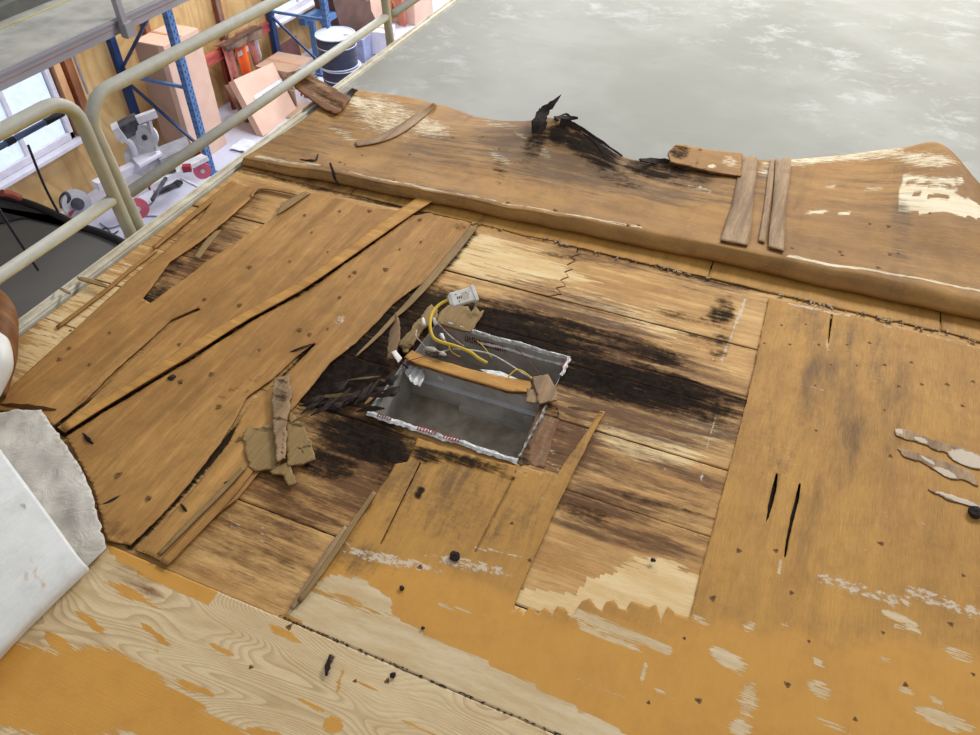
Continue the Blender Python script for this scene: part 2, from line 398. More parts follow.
def loft(name, rows, mat, parent=None, nu=10, nv=8, thick=.003, fields={}, rim='edge_wood', wob=0.0, edge=0.0, seed=0, offset=0):
    """rows[i][j] 3D control points -> smooth surface"""
    R1 = [crom(r, nu) for r in rows]; G = [crom([R1[i][j] for i in range(len(rows))], nv) for j in range(len(R1[0]))]
    G = np.array(G); nj, ni = G.shape[:2]
    if edge:
        for j in range(nj):
            q = noise.noise(Vector((j * .23 + seed, 0, 0))) + .6 * noise.noise(Vector((j * .9, seed, 0)))
            d = G[j, -1] - G[j, -4]; G[j, -1] += d * q * edge; G[j, -2] += d * q * edge * .6; G[j, -3] += d * q * edge * .25
    V = G.reshape(-1, 3)
    at = attrs_for(V, fields)
    if wob:
        V = V.copy()
        for i in range(len(V)): V[i, 2] += wob * noise.noise(Vector((V[i, 0] * 7, V[i, 1] * 5, seed)))
    F = [(j * ni + i, (j + 1) * ni + i, (j + 1) * ni + i + 1, j * ni + i + 1) for j in range(nj - 1) for i in range(ni - 1)]
    o = mesh_obj(name, V, F, mat, parent, smooth=True, attrs=at)
    o.data.materials.append(M[rim])
    m = o.modifiers.new('thickness', 'SOLIDIFY'); m.thickness = thick; m.offset = offset; m.material_offset_rim = 1
    return o
def cable(pts, r, name, mat, parent=None, n=8, k=8):
    return MB().tube(crom(pts, k), r, n).build(name, mat, parent, smooth=True)
def WP(x, y, z=0.0):
    a, b = px_of(np.array([[x, y, z]])); return (float(a[0]), float(b[0]))

# ================================================================== THE ROOF DECK
DX0, DX1, DY0, DY1 = -.905, -.452, 1.252, 1.69        # the duct opening
deck = empty('roof_deck', (-.6, 1.4, -.03), kind='structure')
sub_fields = {
    'rot': [('e', 625, 384, 110, 24, 14, 1.05), ('e', 580, 372, 60, 24, 12, .95), ('e', 665, 392, 60, 16, 20, 1.1), ('e', 560, 360, 70, 30, 12, .8), ('e', 690, 398, 60, 20, 20, .85), ('e', 640, 350, 70, 14, 18, .7),
            ('e', 510, 328, 120, 26, 14, .95), ('e', 400, 330, 60, 60, -40, .95), ('e', 440, 305, 80, 22, 10, .95), ('e', 560, 330, 60, 16, 14, .8), ('l', 470, 232, 330, 395, 9, .8),
            ('e', 345, 375, 60, 40, -30, 1.1), ('e', 365, 440, 60, 28, 12, 1.0), ('e', 330, 460, 40, 24, 0, .75), ('e', 400, 470, 40, 30, 30, .6),
            ('e', 722, 312, 20, 16, -50, .75), ('e', 690, 318, 40, 5, 12, .5), ('e', 720, 345, 12, 22, 20, .55), ('e', 700, 340, 30, 8, 15, .45), ('e', 545, 440, 26, 34, -60, .45),
            ('l', 634, 362, 747, 404, 5, .75), ('e', 580, 510, 55, 10, 15, .42), ('e', 560, 255, 30, 5, 12, .45), ('e', 650, 500, 60, 8, 12, .35),
            ('e', 150, 300, 30, 12, -40, .75), ('l', 60, 428, 215, 308, 6, 1.0), ('l', 131, 546, 316, 346, 6, 1.0), ('l', 66, 432, 350, 255, 9, .9), ('l', 350, 255, 430, 205, 9, .9),  # lines along cracks and the long strip paint gap shadow as rot
            ('e', 205, 240, 30, 7, -42, .5), ('l', 200, 240, 150, 290, 9, .5), ('l', 240, 170, 470, 222, 4, .7), ('l', 470, 222, 760, 292, 3, .6)],
    'damp': [('e', 640, 395, 150, 60, 15, .85), ('e', 560, 340, 130, 60, 12, .8), ('e', 700, 278, 80, 14, 15, .6), ('e', 600, 255, 70, 12, 14, .7),
             ('e', 640, 470, 110, 26, 15, .6), ('e', 600, 500, 90, 22, 15, .85), ('e', 620, 535, 90, 16, 14, .75), ('e', 560, 440, 50, 50, -50, .9),
             ('e', 380, 480, 110, 60, 20, .95), ('e', 300, 500, 70, 40, 20, .7), ('e', 250, 545, 80, 50, 25, .6), ('e', 360, 380, 90, 80, -40, 1), ('e', 680, 520, 40, 50, -70, .5),
             ('e', 290, 580, 80, 40, 25, .5), ('e', 200, 250, 90, 30, -42, .7), ('e', 250, 200, 40, 14, -40, .5), ('e', 720, 440, 50, 20, 15, .5), ('e', 480, 300, 60, 14, 12, .5)],
    'bare': [('p', [(490, 588), (540, 590), (575, 594), (588, 580), (602, 576), (640, 570), (700, 574), (710, 640), (490, 640)], 1.25), ('e', 650, 570, 40, 16, 0, .8), ('e', 490, 258, 80, 26, 12, .75), ('e', 620, 315, 110, 20, 15, .5), ('e', 650, 448, 60, 16, 14, .85),
             ('e', 75, 320, 90, 30, -42, .7), ('e', 700, 430, 40, 16, 15, .5), ('e', 545, 270, 60, 10, 12, .8)],
    'glue': [('e', 600, 430, 30, 14, 10, .5), ('e', 240, 520, 60, 22, 30, .45), ('l', 745, 300, 722, 360, 2.6, .9), ('l', 730, 300, 708, 372, 2, .6), ('l', 716, 415, 700, 480, 2, .8), ('e', 545, 455, 16, 30, -30, .5),
             ('l', 692, 282, 684, 312, 2, .5), ('e', 665, 470, 8, 10, 0, .4), ('l', 695, 490, 680, 570, 2, .5)],
}
ys = [.62, .86, 1.214, 1.44, 1.668, 1.735, 1.955]
for i in range(len(ys) - 1):
    a, b = ys[i], ys[i + 1]; dz = [-.001, .0006, -.0006, .001, -.0005, -.002, .0005, -.0006][i]
    ho = [WP(DX0, DY0), WP(DX1, DY0), WP(DX1, DY1), WP(DX0, DY1)]
    sheet('plank', [(-2.085, a + .001), (.14, a + .001), (.14, b - .0012), (-2.085, b - .0012)], 'substrate', deck, z=dz - .006, thick=.006, grid=.009, jit=.0012,
          holes=[ho] if b > DY0 and a < DY1 else (), fields=sub_fields, world=True, seed=i)
ZZ = [(580, 240), (576, 252), (580, 254), (570, 257), (574, 261), (566, 265), (572, 269), (564, 272), (568, 277), (560, 280), (565, 286), (555, 288), (561, 294), (548, 297)]
zz_ = [tuple(U(x, y)[:2]) for x, y in ZZ]
sheet('plank', [(-2.085, 2.32), (zz_[0][0], 2.32)] + [p for p in zz_[:-1]] + [(zz_[-1][0], 1.957), (-2.085, 1.957)], 'substrate', deck, z=-.005, thick=.006, grid=.009, jit=.001, fields=sub_fields, world=True, seed=21)
sheet('plank', [(zz_[0][0] + .003, 2.32)] + [(a + .004, b - .001) for a, b in zz_[:-1]] + [(zz_[-1][0] + .004, 1.957), (.2, 1.957), (.2, 2.2), (2.3, 2.2), (2.3, 2.32)], 'substrate', deck, z=-.0065, thick=.006, grid=.009, jit=.001, fields=sub_fields, world=True, seed=22)
# framing under the boards
f = MB()
for (x0, x1, y0, y1) in ((-2.08, DX0 - .004, .6, 2.5), (DX1 + .004, 3.8, .6, 2.5), (DX0 - .004, DX1 + .004, .6, DY0 - .004), (DX0 - .004, DX1 + .004, DY1 + .004, 2.5)):
    f.box(((x0 + x1) / 2, (y0 + y1) / 2, -.03), (x1 - x0, y1 - y0, .035))
f.build('under_board', 'dark_scrap', deck)
fr = empty('roof_membrane', (0, 6, 0), kind='structure')
MB().box((.9, 8.2, -.06), (6.0, 11.6, .12)).build('rubber_roof', 'membrane', fr)
MB().box((.86, 0, -.1), (5.88, 1.15, .16)).build('roof_core', 'dark_scrap', fr)
sd = empty('wall_trailer_side', (-2.11, 3, -.2), kind='structure')
MB().box((-2.115, 6.5, -1.9), (.05, 15, 3.6)).build('side_skin', 'white_paint', sd)
tr = empty('trim_1', (-2.13, 3, -.02), kind='structure')
t = MB().box((-2.128, 6.3, -.012), (.05, 15, .024)).box((-2.112, 6.3, .004), (.012, 15, .012)).box((-2.142, 6.3, .003), (.006, 15, .014)); bevel(t.build('edge_rail', 'trim', tr), .003)

# ------------------------------------------------------------------ big veneers still lying on the deck
NZ = lambda a, fx, fy, s: (lambda V: np.array([a * noise.noise(Vector((x * fx, y * fy, s))) for x, y, _ in V]))
Bout = [(769, 298), (780, 301), (800, 303), (835, 310), (865, 319), (900, 328), (940, 338), (985, 349), (1100, 377), WP(1.5, 2.25), WP(2.3, 2.25), WP(2.3, .626), WP(.3, .626), WP(-.15, .626), WP(-.77, .626),
        (300, 600), (321, 573), (335, 546), (352, 522), (359, 521), (371, 504), (378, 490), (388, 478), (395, 464), (407, 462), (418, 438), (440, 446), (480, 457), (516, 466), (514, 474), (518, 470), (526, 474), (534, 469), (541, 474), (547, 471), (556, 476),
        (570, 455), (588, 430), (600, 411), (605, 412), (598, 425), (590, 440), (560, 500), (540, 545), (522, 586), (516, 600), (513, 611), (520, 607), (524, 614), (530, 606), (538, 613), (545, 607),
        (553, 614), (557, 606), (565, 608), (572, 617), (582, 601), (590, 598), (597, 608), (602, 611), (606, 602), (614, 600), (619, 608), (626, 610), (632, 601), (642, 604), (650, 607), (656, 604), (661, 621), (668, 606), (676, 614), (690, 617),
        (700, 575), (711, 536), (728, 472), (747, 400), (758, 350)]
Bf = {'fresh': [('e', 640, 700, 330, 95, 3, 1.0), ('e', 430, 600, 140, 36, 14, .9), ('e', 900, 700, 200, 70, 0, .9), ('e', 820, 600, 60, 20, 10, .4)], 'bare': [('p', [(286, 614), (300, 596), (330, 574), (362, 578), (392, 600), (392, 614), (440, 642), (500, 668), (630, 735), (690, 800), (538, 740), (392, 672)], 1.05), ('s', 345, 600, 60, 6, 20, .6), ('s', 420, 620, 30, 8, 20, .5),
               ('l', 574, 612, 668, 650, 6, .85), ('l', 580, 626, 640, 650, 3, .8), ('e', 728, 659, 24, 9, 28, .95), ('e', 748, 700, 12, 22, 10, .62), ('e', 740, 728, 14, 10, 10, .8), ('e', 700, 620, 12, 5, 25, .6),
               ('l', 885, 612, 915, 625, 4, .85), ('l', 895, 625, 920, 632, 3, .7), ('e', 820, 690, 16, 8, 30, .8), ('e', 818, 662, 8, 4, 30, .8), ('e', 945, 720, 36, 9, 20, .85), ('e', 935, 700, 12, 4, 30, .7), ('e', 905, 690, 14, 3, 25, .75),
               ('e', 660, 690, 7, 3, 25, .7), ('l', 440, 604, 470, 612, 2, .8), ('e', 750, 626, 8, 6, 0, .7), ('e', 785, 625, 5, 4, 0, .6), ('l', 645, 665, 642, 690, 2, .9), ('e', 600, 690, 40, 4, 20, .35), ('e', 830, 724, 20, 5, 25, .6),
               ('e', 885, 660, 10, 4, 20, .5), ('l', 782, 560, 778, 572, 2, .9), ('l', 828, 340, 828, 350, 1.5, .9), ('e', 960, 655, 26, 7, 20, .5)],
      'glue': [('l', 822, 578, 905, 604, 8, .72), ('l', 910, 592, 985, 615, 9, .7), ('e', 900, 520, 60, 8, 12, .45), ('l', 790, 304, 850, 316, 2, .8), ('l', 870, 322, 985, 350, 1.8, .6), ('e', 390, 560, 70, 8, 12, .75), ('l', 340, 536, 362, 560, 3, .7), ('e', 470, 565, 55, 8, 12, .75), ('e', 500, 552, 60, 3, 12, .7),
               ('e', 780, 455, 30, 12, 20, .45), ('e', 790, 480, 60, 8, 20, .38), ('e', 900, 490, 20, 6, 20, .5), ('l', 775, 376, 830, 392, 1.5, .6), ('e', 770, 580, 30, 8, 20, .42), ('e', 860, 550, 50, 6, 20, .4), ('e', 545, 500, 12, 12, 0, .45)],
      'rot': [('e', 470, 462, 50, 7, 14, .8), ('e', 425, 455, 20, 9, 20, .75), ('e', 510, 476, 14, 5, 14, .6), ('e', 420, 492, 5, 9, 30, .9), ('e', 975, 512, 10, 7, 0, .5)],
      'damp': [('e', 470, 505, 110, 55, 12, .5), ('e', 410, 480, 60, 40, 12, .55), ('e', 780, 430, 50, 60, 0, .32), ('e', 860, 380, 60, 60, 0, .25), ('e', 830, 330, 80, 20, 14, .4), ('e', 360, 560, 60, 20, 12, .5), ('e', 560, 470, 30, 60, 30, .4)]}
slit1 = [(776, 473), (778, 474), (777, 486), (774, 500), (769, 517), (766, 522), (768, 505), (772, 488)]
slit2 = [(799, 483), (801, 484), (799, 500), (795, 515), (789, 540), (786, 556), (784, 558), (786, 540), (791, 515), (795, 500)]
slit3 = [(831, 314), (833, 314), (830, 336), (828, 345), (829, 330)]
vr = sheet('veneer_sheet', Bout, 'veneer_right', z=.001, thick=.005, grid=.0085, jit=.0015, holes=[slit1, slit2, slit3, [(513, 477), (515, 477), (476, 553), (474, 552)], [(420, 462), (421, 463), (381, 545), (380, 544)]], fields=Bf,
           zf=NZ(.0025, 3, .8, 2))
tag(vr, 'large orange-brown veneer sheet with nail marks right of the rotted hole', 'veneer')
NAILS_R = [(640 + x * .347, 260 + y * .347) for x, y in [(408, 188), (478, 185), (358, 240), (432, 243), (515, 243), (598, 243), (662, 238), (550, 300), (625, 303), (705, 302), (782, 295), (505, 360), (745, 363), (812, 358), (885, 358), (960, 350), (930, 420), (705, 432), (508, 490), (722, 565)]] + \
          [(640 + x * .347, 480 + y * .347) for x, y in [(285, 203), (392, 203), (210, 340), (437, 325), (695, 183), (932, 275), (128, 455), (487, 465), (700, 440), (895, 415), (170, 635), (425, 590), (765, 590), (25, 640), (620, 690), (960, 560)]] + [(512, 523), (420, 567), (530, 560)]
M['nail_stain'] = plain((138, 100, 54), .8, c2=(112, 80, 44), scale=60)
def nail_mesh():
    V = []; n = 9
    for k in range(n): a = 2 * math.pi * k / n; r = .0062 * (1 + .3 * math.sin(3 * a + 1)); V.append((r * math.cos(a), r * math.sin(a), -.0003))
    for k in range(n): a = 2 * math.pi * k / n; V.append((.0034 * math.cos(a) * (1 + .2 * math.sin(2 * a)), .0030 * math.sin(a), .0004))
    F = [(k, (k + 1) % n, n + (k + 1) % n, n + k) for k in range(n)] + [tuple(range(n, 2 * n))]
    me = bpy.data.meshes.new('nail'); me.from_pydata(V, [], F); me.materials.append(M['nail_stain']); me.materials.append(M['nail']); me.polygons[n].material_index = 1; return me
NM = nail_mesh()
def nails(parent, pts, z, zf=None, name='nail', sc=1.0):
    pl = Vector(parent.location)
    for x, y in pts:
        p = U(x, y, z); o = bpy.data.objects.new(name, NM); COL.objects.link(o); o.parent = parent
        zz = p[2] + (zf(np.array([p]))[0] if zf else 0)
        o.location = Vector((p[0], p[1], zz)) - pl; s_ = sc * random.uniform(.7, 1.35); o.scale = (s_, s_ * random.uniform(.8, 1.3), 1); o.rotation_euler = (0, 0, random.uniform(0, 6))
nails(vr, NAILS_R, .0062, NZ(.0025, 3, .8, 2))

zl1 = lambda V: np.array([.005 * noise.noise(Vector((x * 9 + y * .8, y * .7, 1))) + .0045 * noise.noise(Vector((x * 26 + y, y * 1.1, 4))) + .005 for x, y, _ in V])
left1 = [(233, 183), (257, 188), (250, 201), (226, 222), (200, 243), (170, 263), (152, 288), (143, 299), (151, 305), (178, 285), (186, 280), (209, 261), (260, 228), (277, 217), (302, 194), (325, 195), (352, 203), (372, 208), (396, 211), (408, 216),
         (345, 260), (300, 292), (240, 324), (190, 358), (130, 394), (66, 434), (58, 429), (90, 404), (120, 373), (152, 345), (176, 322), (201, 311), (199, 309), (172, 320), (148, 343), (116, 371), (86, 402), (54, 427), (40, 416), (0, 412), (-60, 430), (-60, 420), (-30, 396), (12, 388), (60, 345), (130, 280), (170, 248), (200, 220), (215, 199)]
vl1 = sheet('veneer_sheet', left1, 'veneer_left', z=.003, thick=.004, grid=.010, jit=.0015, zf=zl1, seed=11,
            fields={'damp': [('e', 60, 400, 90, 20, -20, .4), ('e', 180, 270, 40, 14, -40, .3)], 'rot': [('l', 250, 210, 220, 228, 3, .4)], 'glue': [('e', 150, 350, 40, 8, -42, .35), ('e', 190, 250, 12, 6, -40, .4), ('e', 210, 270, 20, 6, -40, .35)]})
tag(vl1, 'tan veneer sheet between the roof edge trim and the long diagonal strip', 'veneer')
nails(vl1, [(370, 189 - 0 + 22), (340, 212), (305, 216), (312, 233), (328, 252), (290, 262), (250, 268), (71, 332), (110, 333), (70, 349), (90, 365), (205, 300), (240, 305), (180, 345), (275, 300), (315, 275), (60, 360)], .0105, zl1)
left2 = [(413, 217), (430, 214), (471, 224), (462, 240), (452, 258), (425, 282), (397, 301), (392, 305), (379, 320), (354, 345), (330, 364), (310, 390), (291, 412), (282, 440), (262, 470), (238, 500), (215, 517), (190, 540), (164, 563), (150, 556), (135, 550), (172, 513), (192, 491), (228, 445), (243, 416), (253, 401), (277, 384), (301, 361),
         (316, 346), (314, 344), (297, 357), (273, 380), (247, 398), (235, 422), (221, 444), (188, 486), (168, 509), (131, 546), (107, 542), (102, 515), (92, 485), (76, 455), (67, 438), (132, 397), (192, 361), (242, 328), (302, 296), (347, 264)]
zl2 = lambda V: np.array([.005 * noise.noise(Vector((x * 9 + y * .8, y * .7, 8))) + .0045 * noise.noise(Vector((x * 28 + y, y * 1.1, 4))) + .005 for x, y, _ in V])
vl2 = sheet('veneer_sheet', left2, 'veneer_left', z=.003, thick=.004, grid=.010, jit=.0015, zf=zl2, seed=12,
            fields={'damp': [('e', 110, 530, 30, 10, 20, .5)], 'rot': [('l', 250, 380, 220, 400, 3, .5), ('l', 262, 375, 245, 395, 3, .5), ('e', 460, 228, 8, 6, 0, .5)], 'glue': [('e', 340, 322, 10, 5, -40, .7), ('e', 352, 345, 10, 4, -40, .6), ('e', 210, 480, 40, 8, -40, .35)]})
tag(vl2, 'tan veneer sheet left of the duct, split by a long crack', 'veneer')
nails(vl2, [(421, 242), (386, 270), (355, 273), (340, 298), (328, 330), (420, 220), (384, 226), (350, 277), (400, 250), (119, 476), (149, 499), (172, 378), (181, 382), (212, 375), (219, 407), (300, 330), (260, 350), (310, 335), (240, 440)], .0105, zl2)

# front plywood
Aout = [(0, 470), (60, 490), (98, 536), (107, 544), WP(-1.0, .624), WP(-.77, .6245), WP(-.45, .6245), WP(.3, .6245), WP(.3, -.4), WP(-1.9, -.4), WP(-2.0, .6)]
Af = {'fresh': [('p', [(-900, 300), (1500, 300), (1500, 1500), (-900, 1500)], .85)], 'bare': [('p', [(-900, 300), (1500, 300), (1500, 1500), (-900, 1500)], 1.35), ('s', 30, 690, 110, 46, 15, 1.9), ('s', 130, 690, 70, 30, 35, 1.8), ('s', 190, 728, 60, 18, 10, 1.8), ('s', 155, 634, 22, 4, 38, 1.5), ('s', 90, 622, 22, 5, 38, 1.5),
               ('s', 56, 640, 16, 7, 35, 1.3), ('s', 285, 634, 22, 4.5, 28, 1.6), ('s', 222, 650, 18, 3.5, 32, 1.5), ('s', 195, 688, 26, 5, 22, 1.5), ('s', 190, 702, 20, 5, 22, 1.5), ('s', 310, 704, 18, 3, 28, 1.5), ('s', 333, 725, 12, 10, 0, 1.5), ('s', 265, 733, 20, 5, 10, 1.4),
               ('s', 145, 600, 30, 5, 30, .9), ('s', 340, 680, 3, 20, 15, 1.1), ('s', 158, 652, 10, 2.5, 30, 1.3), ('s', 370, 688, 18, 3, 28, 1.3), ('q', [(104, 543), (146, 558), (217, 590), (208, 604), (170, 590), (138, 572), (112, 556)], 2.2), ('s', 420, 728, 30, 3, 25, 1.1), ('s', 120, 590, 25, 8, 30, .9)],
      'damp': [('e', 130, 580, 40, 14, 25, .45)], 'glue': [('e', 375, 645, 16, 8, 20, .3)], 'rot': [('e', 372, 642, 14, 5, 20, .45), ('e', 330, 663, 4, 12, 20, .8), ('l', 290, 618, 520, 722, 1.6, .5)]}
pa = sheet('plywood_sheet', Aout, 'plywood', z=.001, thick=.005, grid=.009, jit=.0008, fields=Af, seed=13)
tag(pa, 'pale birch plywood sheet with swirling grain and orange patches, nearest the camera', 'plywood')
nails(pa, [(251, 667), (289, 627), (393, 675), (387, 681), (355, 681)], .0062, sc=.9)
# staples in the front seam
st = MB()
for k in range(60):
    x = -.78 + k * .0125 * random.uniform(.9, 1.05)
    st.bar((x, .625 + random.uniform(-.002, .002), .0072), (x + random.uniform(.004, .009), .625 + random.uniform(-.002, .002), .0074), .0018, .0012)
so = st.build('seam_staple', 'dark_scrap', pa); so['kind'] = 'stuff'

# strip of panel between the ragged seam and the roll
edge_p = empty('seam_panel', U(600, 250, 0), 'flat orange panel strip in the shadow under the roll', 'panel')
top = [(225, 172), (240, 172), (272, 187), (336, 200), (395, 212), (455, 224), (505, 232), (560, 241), (612, 252), (660, 266), (697, 276), (745, 291), (790, 303), (850, 318), (900, 334), (945, 345), (985, 357), (1090, 386)]
cuts = [(-2.08, .0), (-1.925, 0), (-1.56, 0), (-.15, 0), (.585, 0), (1.4, 0), (2.3, 0)]
def seam_y(x):   # ragged far edge of the hole
    return 2.262 + .012 * noise.noise(Vector((x * 9, 0, 1))) + .006 * noise.noise(Vector((x * 40, 0, 3)))
for i in range(len(cuts) - 1):
    a, b = cuts[i][0] + .002, cuts[i + 1][0] - .002; n = int((b - a) / .02)
    lo = [(a + (b - a) * k / n, seam_y(a + (b - a) * k / n)) for k in range(n + 1)]
    sheet('panel', lo + [(b, 2.5), (a, 2.5)], 'veneer_left' if i < 2 else 'veneer_right', edge_p, z=-.001, thick=.0045, grid=.014, jit=.0005, world=True,
          fields={'rot': [('l', 240, 175, 460, 225, 3, .75), ('l', 460, 228, 700, 276, 1.5, .5), ('e', 300, 183, 60, 6, 12, .4)], 'damp': [('e', 330, 190, 110, 12, 12, .6)], 'glue': [('l', 740, 288, 985, 356, 2, .6)]})
# crumbs of sealant along the seam
cr = MB()
for k in range(110):
    x = random.choice((-1.0, -.72, -.45, -.3, .12, .2, .35, .5, .62)) + random.gauss(0, .06); y = seam_y(x) + random.uniform(-.012, .004); s_ = random.uniform(.002, .007)
    cr.box((x, y, .006), (s_ * 2, s_, s_ * .8), Matrix.Rotation(random.uniform(0, 3), 3, 'Z'))
o = cr.build('sealant_crumb', plain((190, 168, 136), .8, c2=(90, 74, 56), scale=90), edge_p); o['kind'] = 'stuff'

# ================================================================== FOLDED-BACK SHEET
def fold_rows(cols):
    rows = []
    for (r0, r2, z2, r4, z4, r5, z5) in cols:
        p0 = U(r0[0], r0[1], .004); p2 = U(r2[0], r2[1], z2)
        p1 = np.array([(p0[0] + p2[0]) / 2, p0[1] - .018, z2 * .42]); p1b = np.array([p2[0], p0[1] * .6 + p2[1] * .4 - .012, z2 * .86])
        p4 = U(r4[0], r4[1], z4); p5 = U(r5[0], r5[1], z5); p3 = p2 * .6 + p4 * .4 + np.array([0, 0, -.006])
        p45 = (p4 + p5) / 2 + np.array([0, 0, .004])
        pin = p0 + np.array([0, .03, 0])
        rows.append([pin, p0, p1, p1b, p2, p3, p4, p45, p5])
    return rows
cols = [((243, 164), (246, 156), .035, (300, 122), .02, (352, 89), .012), ((290, 174), (290, 163), .04, (345, 120), .02, (395, 95), .012), ((338, 183), (335, 170), .045, (385, 130), .025, (440, 105), .012),
        ((400, 196), (398, 182), .05, (450, 135), .05, (482, 118), .03), ((450, 206), (450, 192), .055, (490, 145), .07, (520, 122), .08), ((510, 219), (510, 204), .058, (540, 150), .08, (556, 119), .13), ((570, 231), (570, 214), .06, (590, 170), .07, (590, 137), .10),
        ((630, 244), (628, 224), .062, (632, 190), .06, (626, 157), .05), ((690, 256), (688, 236), .064, (685, 200), .055, (672, 162), .04), ((750, 269), (746, 248), .066, (740, 205), .06, (728, 160), .045),
        ((810, 283), (806, 259), .068, (795, 215), .065, (786, 160), .05), ((870, 296), (866, 270), .07, (852, 215), .075, (848, 155), .07), ((925, 308), (922, 280), .07, (905, 218), .10, (902, 148), .12), ((985, 321), (982, 291), .07, (950, 215), .12, (942, 144), .17),
        ((1040, 334), (1036, 302), .07, (1010, 240), .11, (985, 190), .12), ((1120, 352), (1115, 318), .07, (1090, 270), .07, (1060, 235), .05), (WP(2.4, 2.39, .004), WP(2.4, 2.47, .07), .07, WP(2.38, 2.75, .06), .06, WP(2.35, 3.0, .04), .04)]
ff = {'bare': [('e', 385, 116, 44, 22, 20, .50), ('e', 358, 102, 14, 6, 20, .7), ('e', 430, 128, 26, 12, 20, .55), ('e', 345, 135, 20, 4, 35, .6), ('l', 255, 157, 320, 166, 1.6, .72), ('l', 340, 171, 450, 193, 1.3, .56), ('l', 450, 193, 640, 228, 1.2, .56),  # long crest lines, here and next, paint the roll highlight as bare wood
               ('l', 789, 257, 985, 291, 1.3, .85), ('p', [(901, 183), (935, 190), (960, 196), (985, 208), (985, 218), (940, 213), (899, 211)], 1.02), ('p', [(900, 204), (940, 204), (985, 212), (985, 219), (940, 213), (899, 211)], 1.5), ('q', [(904, 192), (950, 196), (950, 199), (904, 195)], 1.0), ('l', 902, 188, 955, 190, 4, .6), ('e', 925, 160, 34, 9, 5, .62), ('l', 905, 178, 960, 182, 4, .75), ('l', 790, 162, 900, 152, 6, .58), ('l', 805, 211, 850, 215, 1.3, .95), ('l', 700, 188, 712, 192, 1.5, .8), ('l', 812, 186, 835, 186, 1.4, .7),
               ('e', 500, 158, 16, 6, 35, .66), ('l', 515, 132, 535, 144, 2.2, .8), ('e', 545, 154, 8, 5, 30, .7), ('l', 688, 187, 712, 192, 1.5, .8), ('e', 766, 170, 10, 12, 0, .5), ('l', 866, 188, 886, 190, 1.2, .7), ('e', 500, 125, 20, 4, 10, .5)],
      'rot': [('e', 590, 150, 40, 15, 28, 1.0), ('e', 660, 170, 40, 10, 10, .8), ('e', 560, 135, 14, 14, 30, .95), ('e', 650, 172, 34, 7, 12, .95), ('e', 535, 145, 12, 26, 30, .7), ('e', 620, 180, 30, 10, 20, .5), ('e', 680, 152, 10, 8, 0, .6), ('e', 690, 180, 30, 12, 0, .55), ('e', 500, 170, 8, 20, 0, .4), ('e', 352, 95, 10, 4, -50, .5)],
      'damp': [('e', 560, 155, 110, 40, 12, .85), ('e', 720, 180, 80, 30, 5, .6), ('e', 870, 190, 60, 40, 0, .35), ('e', 440, 150, 60, 30, 0, .5), ('e', 310, 140, 70, 25, -20, .55), ('e', 640, 185, 80, 20, 12, .7), ('e', 400, 185, 140, 10, 12, .4), ('e', 900, 230, 14, 40, 0, .6), ('e', 930, 280, 80, 16, 10, .35), ('e', 880, 150, 60, 6, 0, .3)]}
fold = loft('folded_roof_sheet', fold_rows(cols), 'folded', nu=9, nv=14, thick=.004, fields=ff, wob=.008, edge=.05, seed=3)
tag(fold, 'long orange-brown roof sheet peeled up and folded back over the grey membrane', 'veneer')
bpy.context.view_layer.update()
from mathutils.bvhtree import BVHTree
def tree_of(o):
    me = o.data; vs = [v.co + o.location for v in me.vertices]; return BVHTree.FromPolygons(vs, [tuple(p.vertices) for p in me.polygons])
FT = tree_of(fold)
def on_fold(x, y, lift=.003, fallback=.05):
    """place on the folded sheet under an image point"""
    d = Vector(ray(x, y)).normalized(); h = FT.ray_cast(Vector((0, 0, CAM_H)), d)
    if h[0] is None: return Vector(U(x, y, fallback))
    n_ = h[1] if h[1].z > 0 else -h[1]
    return h[0] + n_ * lift
for x, y in [(362, 156), (394, 181), (345, 165), (340, 163), (453, 138), (500, 149), (870, 224), (889, 227), (878, 268), (840, 252), (792, 249), (842, 256), (483, 137), (508, 203), (555, 211), (628, 226), (638, 226), (410, 155), (890, 255), (898, 254), (930, 214)]:
    p = on_fold(x, y, .0025); o = bpy.data.objects.new('nail', NM); COL.objects.link(o); o.parent = fold; o.location = p - fold.location; s_ = random.uniform(.9, 1.6); o.scale = (s_, s_, 1)
    o.rotation_euler = (random.uniform(-.1, .3), 0, 0)

def patch_on(name, poly, mat, lift=.004, th=.004, label=None, cat='wood scrap', group=None, parent=None, n=6, surf=on_fold, fields={}):
    """strip that follows the surface beneath: poly = two side lines (left list, right list)"""
    L = crom([surf(x, y, lift) for x, y in poly[0]], n); Rr = crom([surf(x, y, lift) for x, y in poly[1]], n)
    rows = []
    V = []
    nl = min(len(L), len(Rr))
    for i in range(nl):
        for k in range(5):
            p = np.array(L[i]) * (1 - k / 4) + np.array(Rr[i]) * (k / 4); p[2] += .0015 * noise.noise(Vector(p * 60)); V.append(p)
    F = [(i * 5 + k, i * 5 + k + 1, i * 5 + k + 6, i * 5 + k + 5) for i in range(nl - 1) for k in range(4)]
    o = mesh_obj(name, V, F, mat, parent, smooth=True, attrs=attrs_for(V, fields)); o.data.materials.append(M['edge_wood'])
    m = o.modifiers.new('thickness', 'SOLIDIFY'); m.thickness = th; m.offset = 0; m.material_offset_rim = 1
    if parent is None: tag(o, label, cat, group)
    return o
patch_on('wood_strip', ([(741, 156), (738, 172), (733, 200), (727, 220), (720, 243)], [(757, 157), (756, 175), (753, 200), (751, 225), (747, 248)]), 'brown_scrap', label='wide grey-brown wood strip on the folded sheet, left of three', lift=.008, th=.006)
patch_on('wood_strip', ([(770, 161), (767, 180), (764, 205), (761, 225), (758, 243)], [(774, 161), (773, 180), (770, 205), (767, 225), (764, 245)]), 'brown_scrap', label='thin brown wood sliver on the folded sheet, middle of three', lift=.007, th=.005)
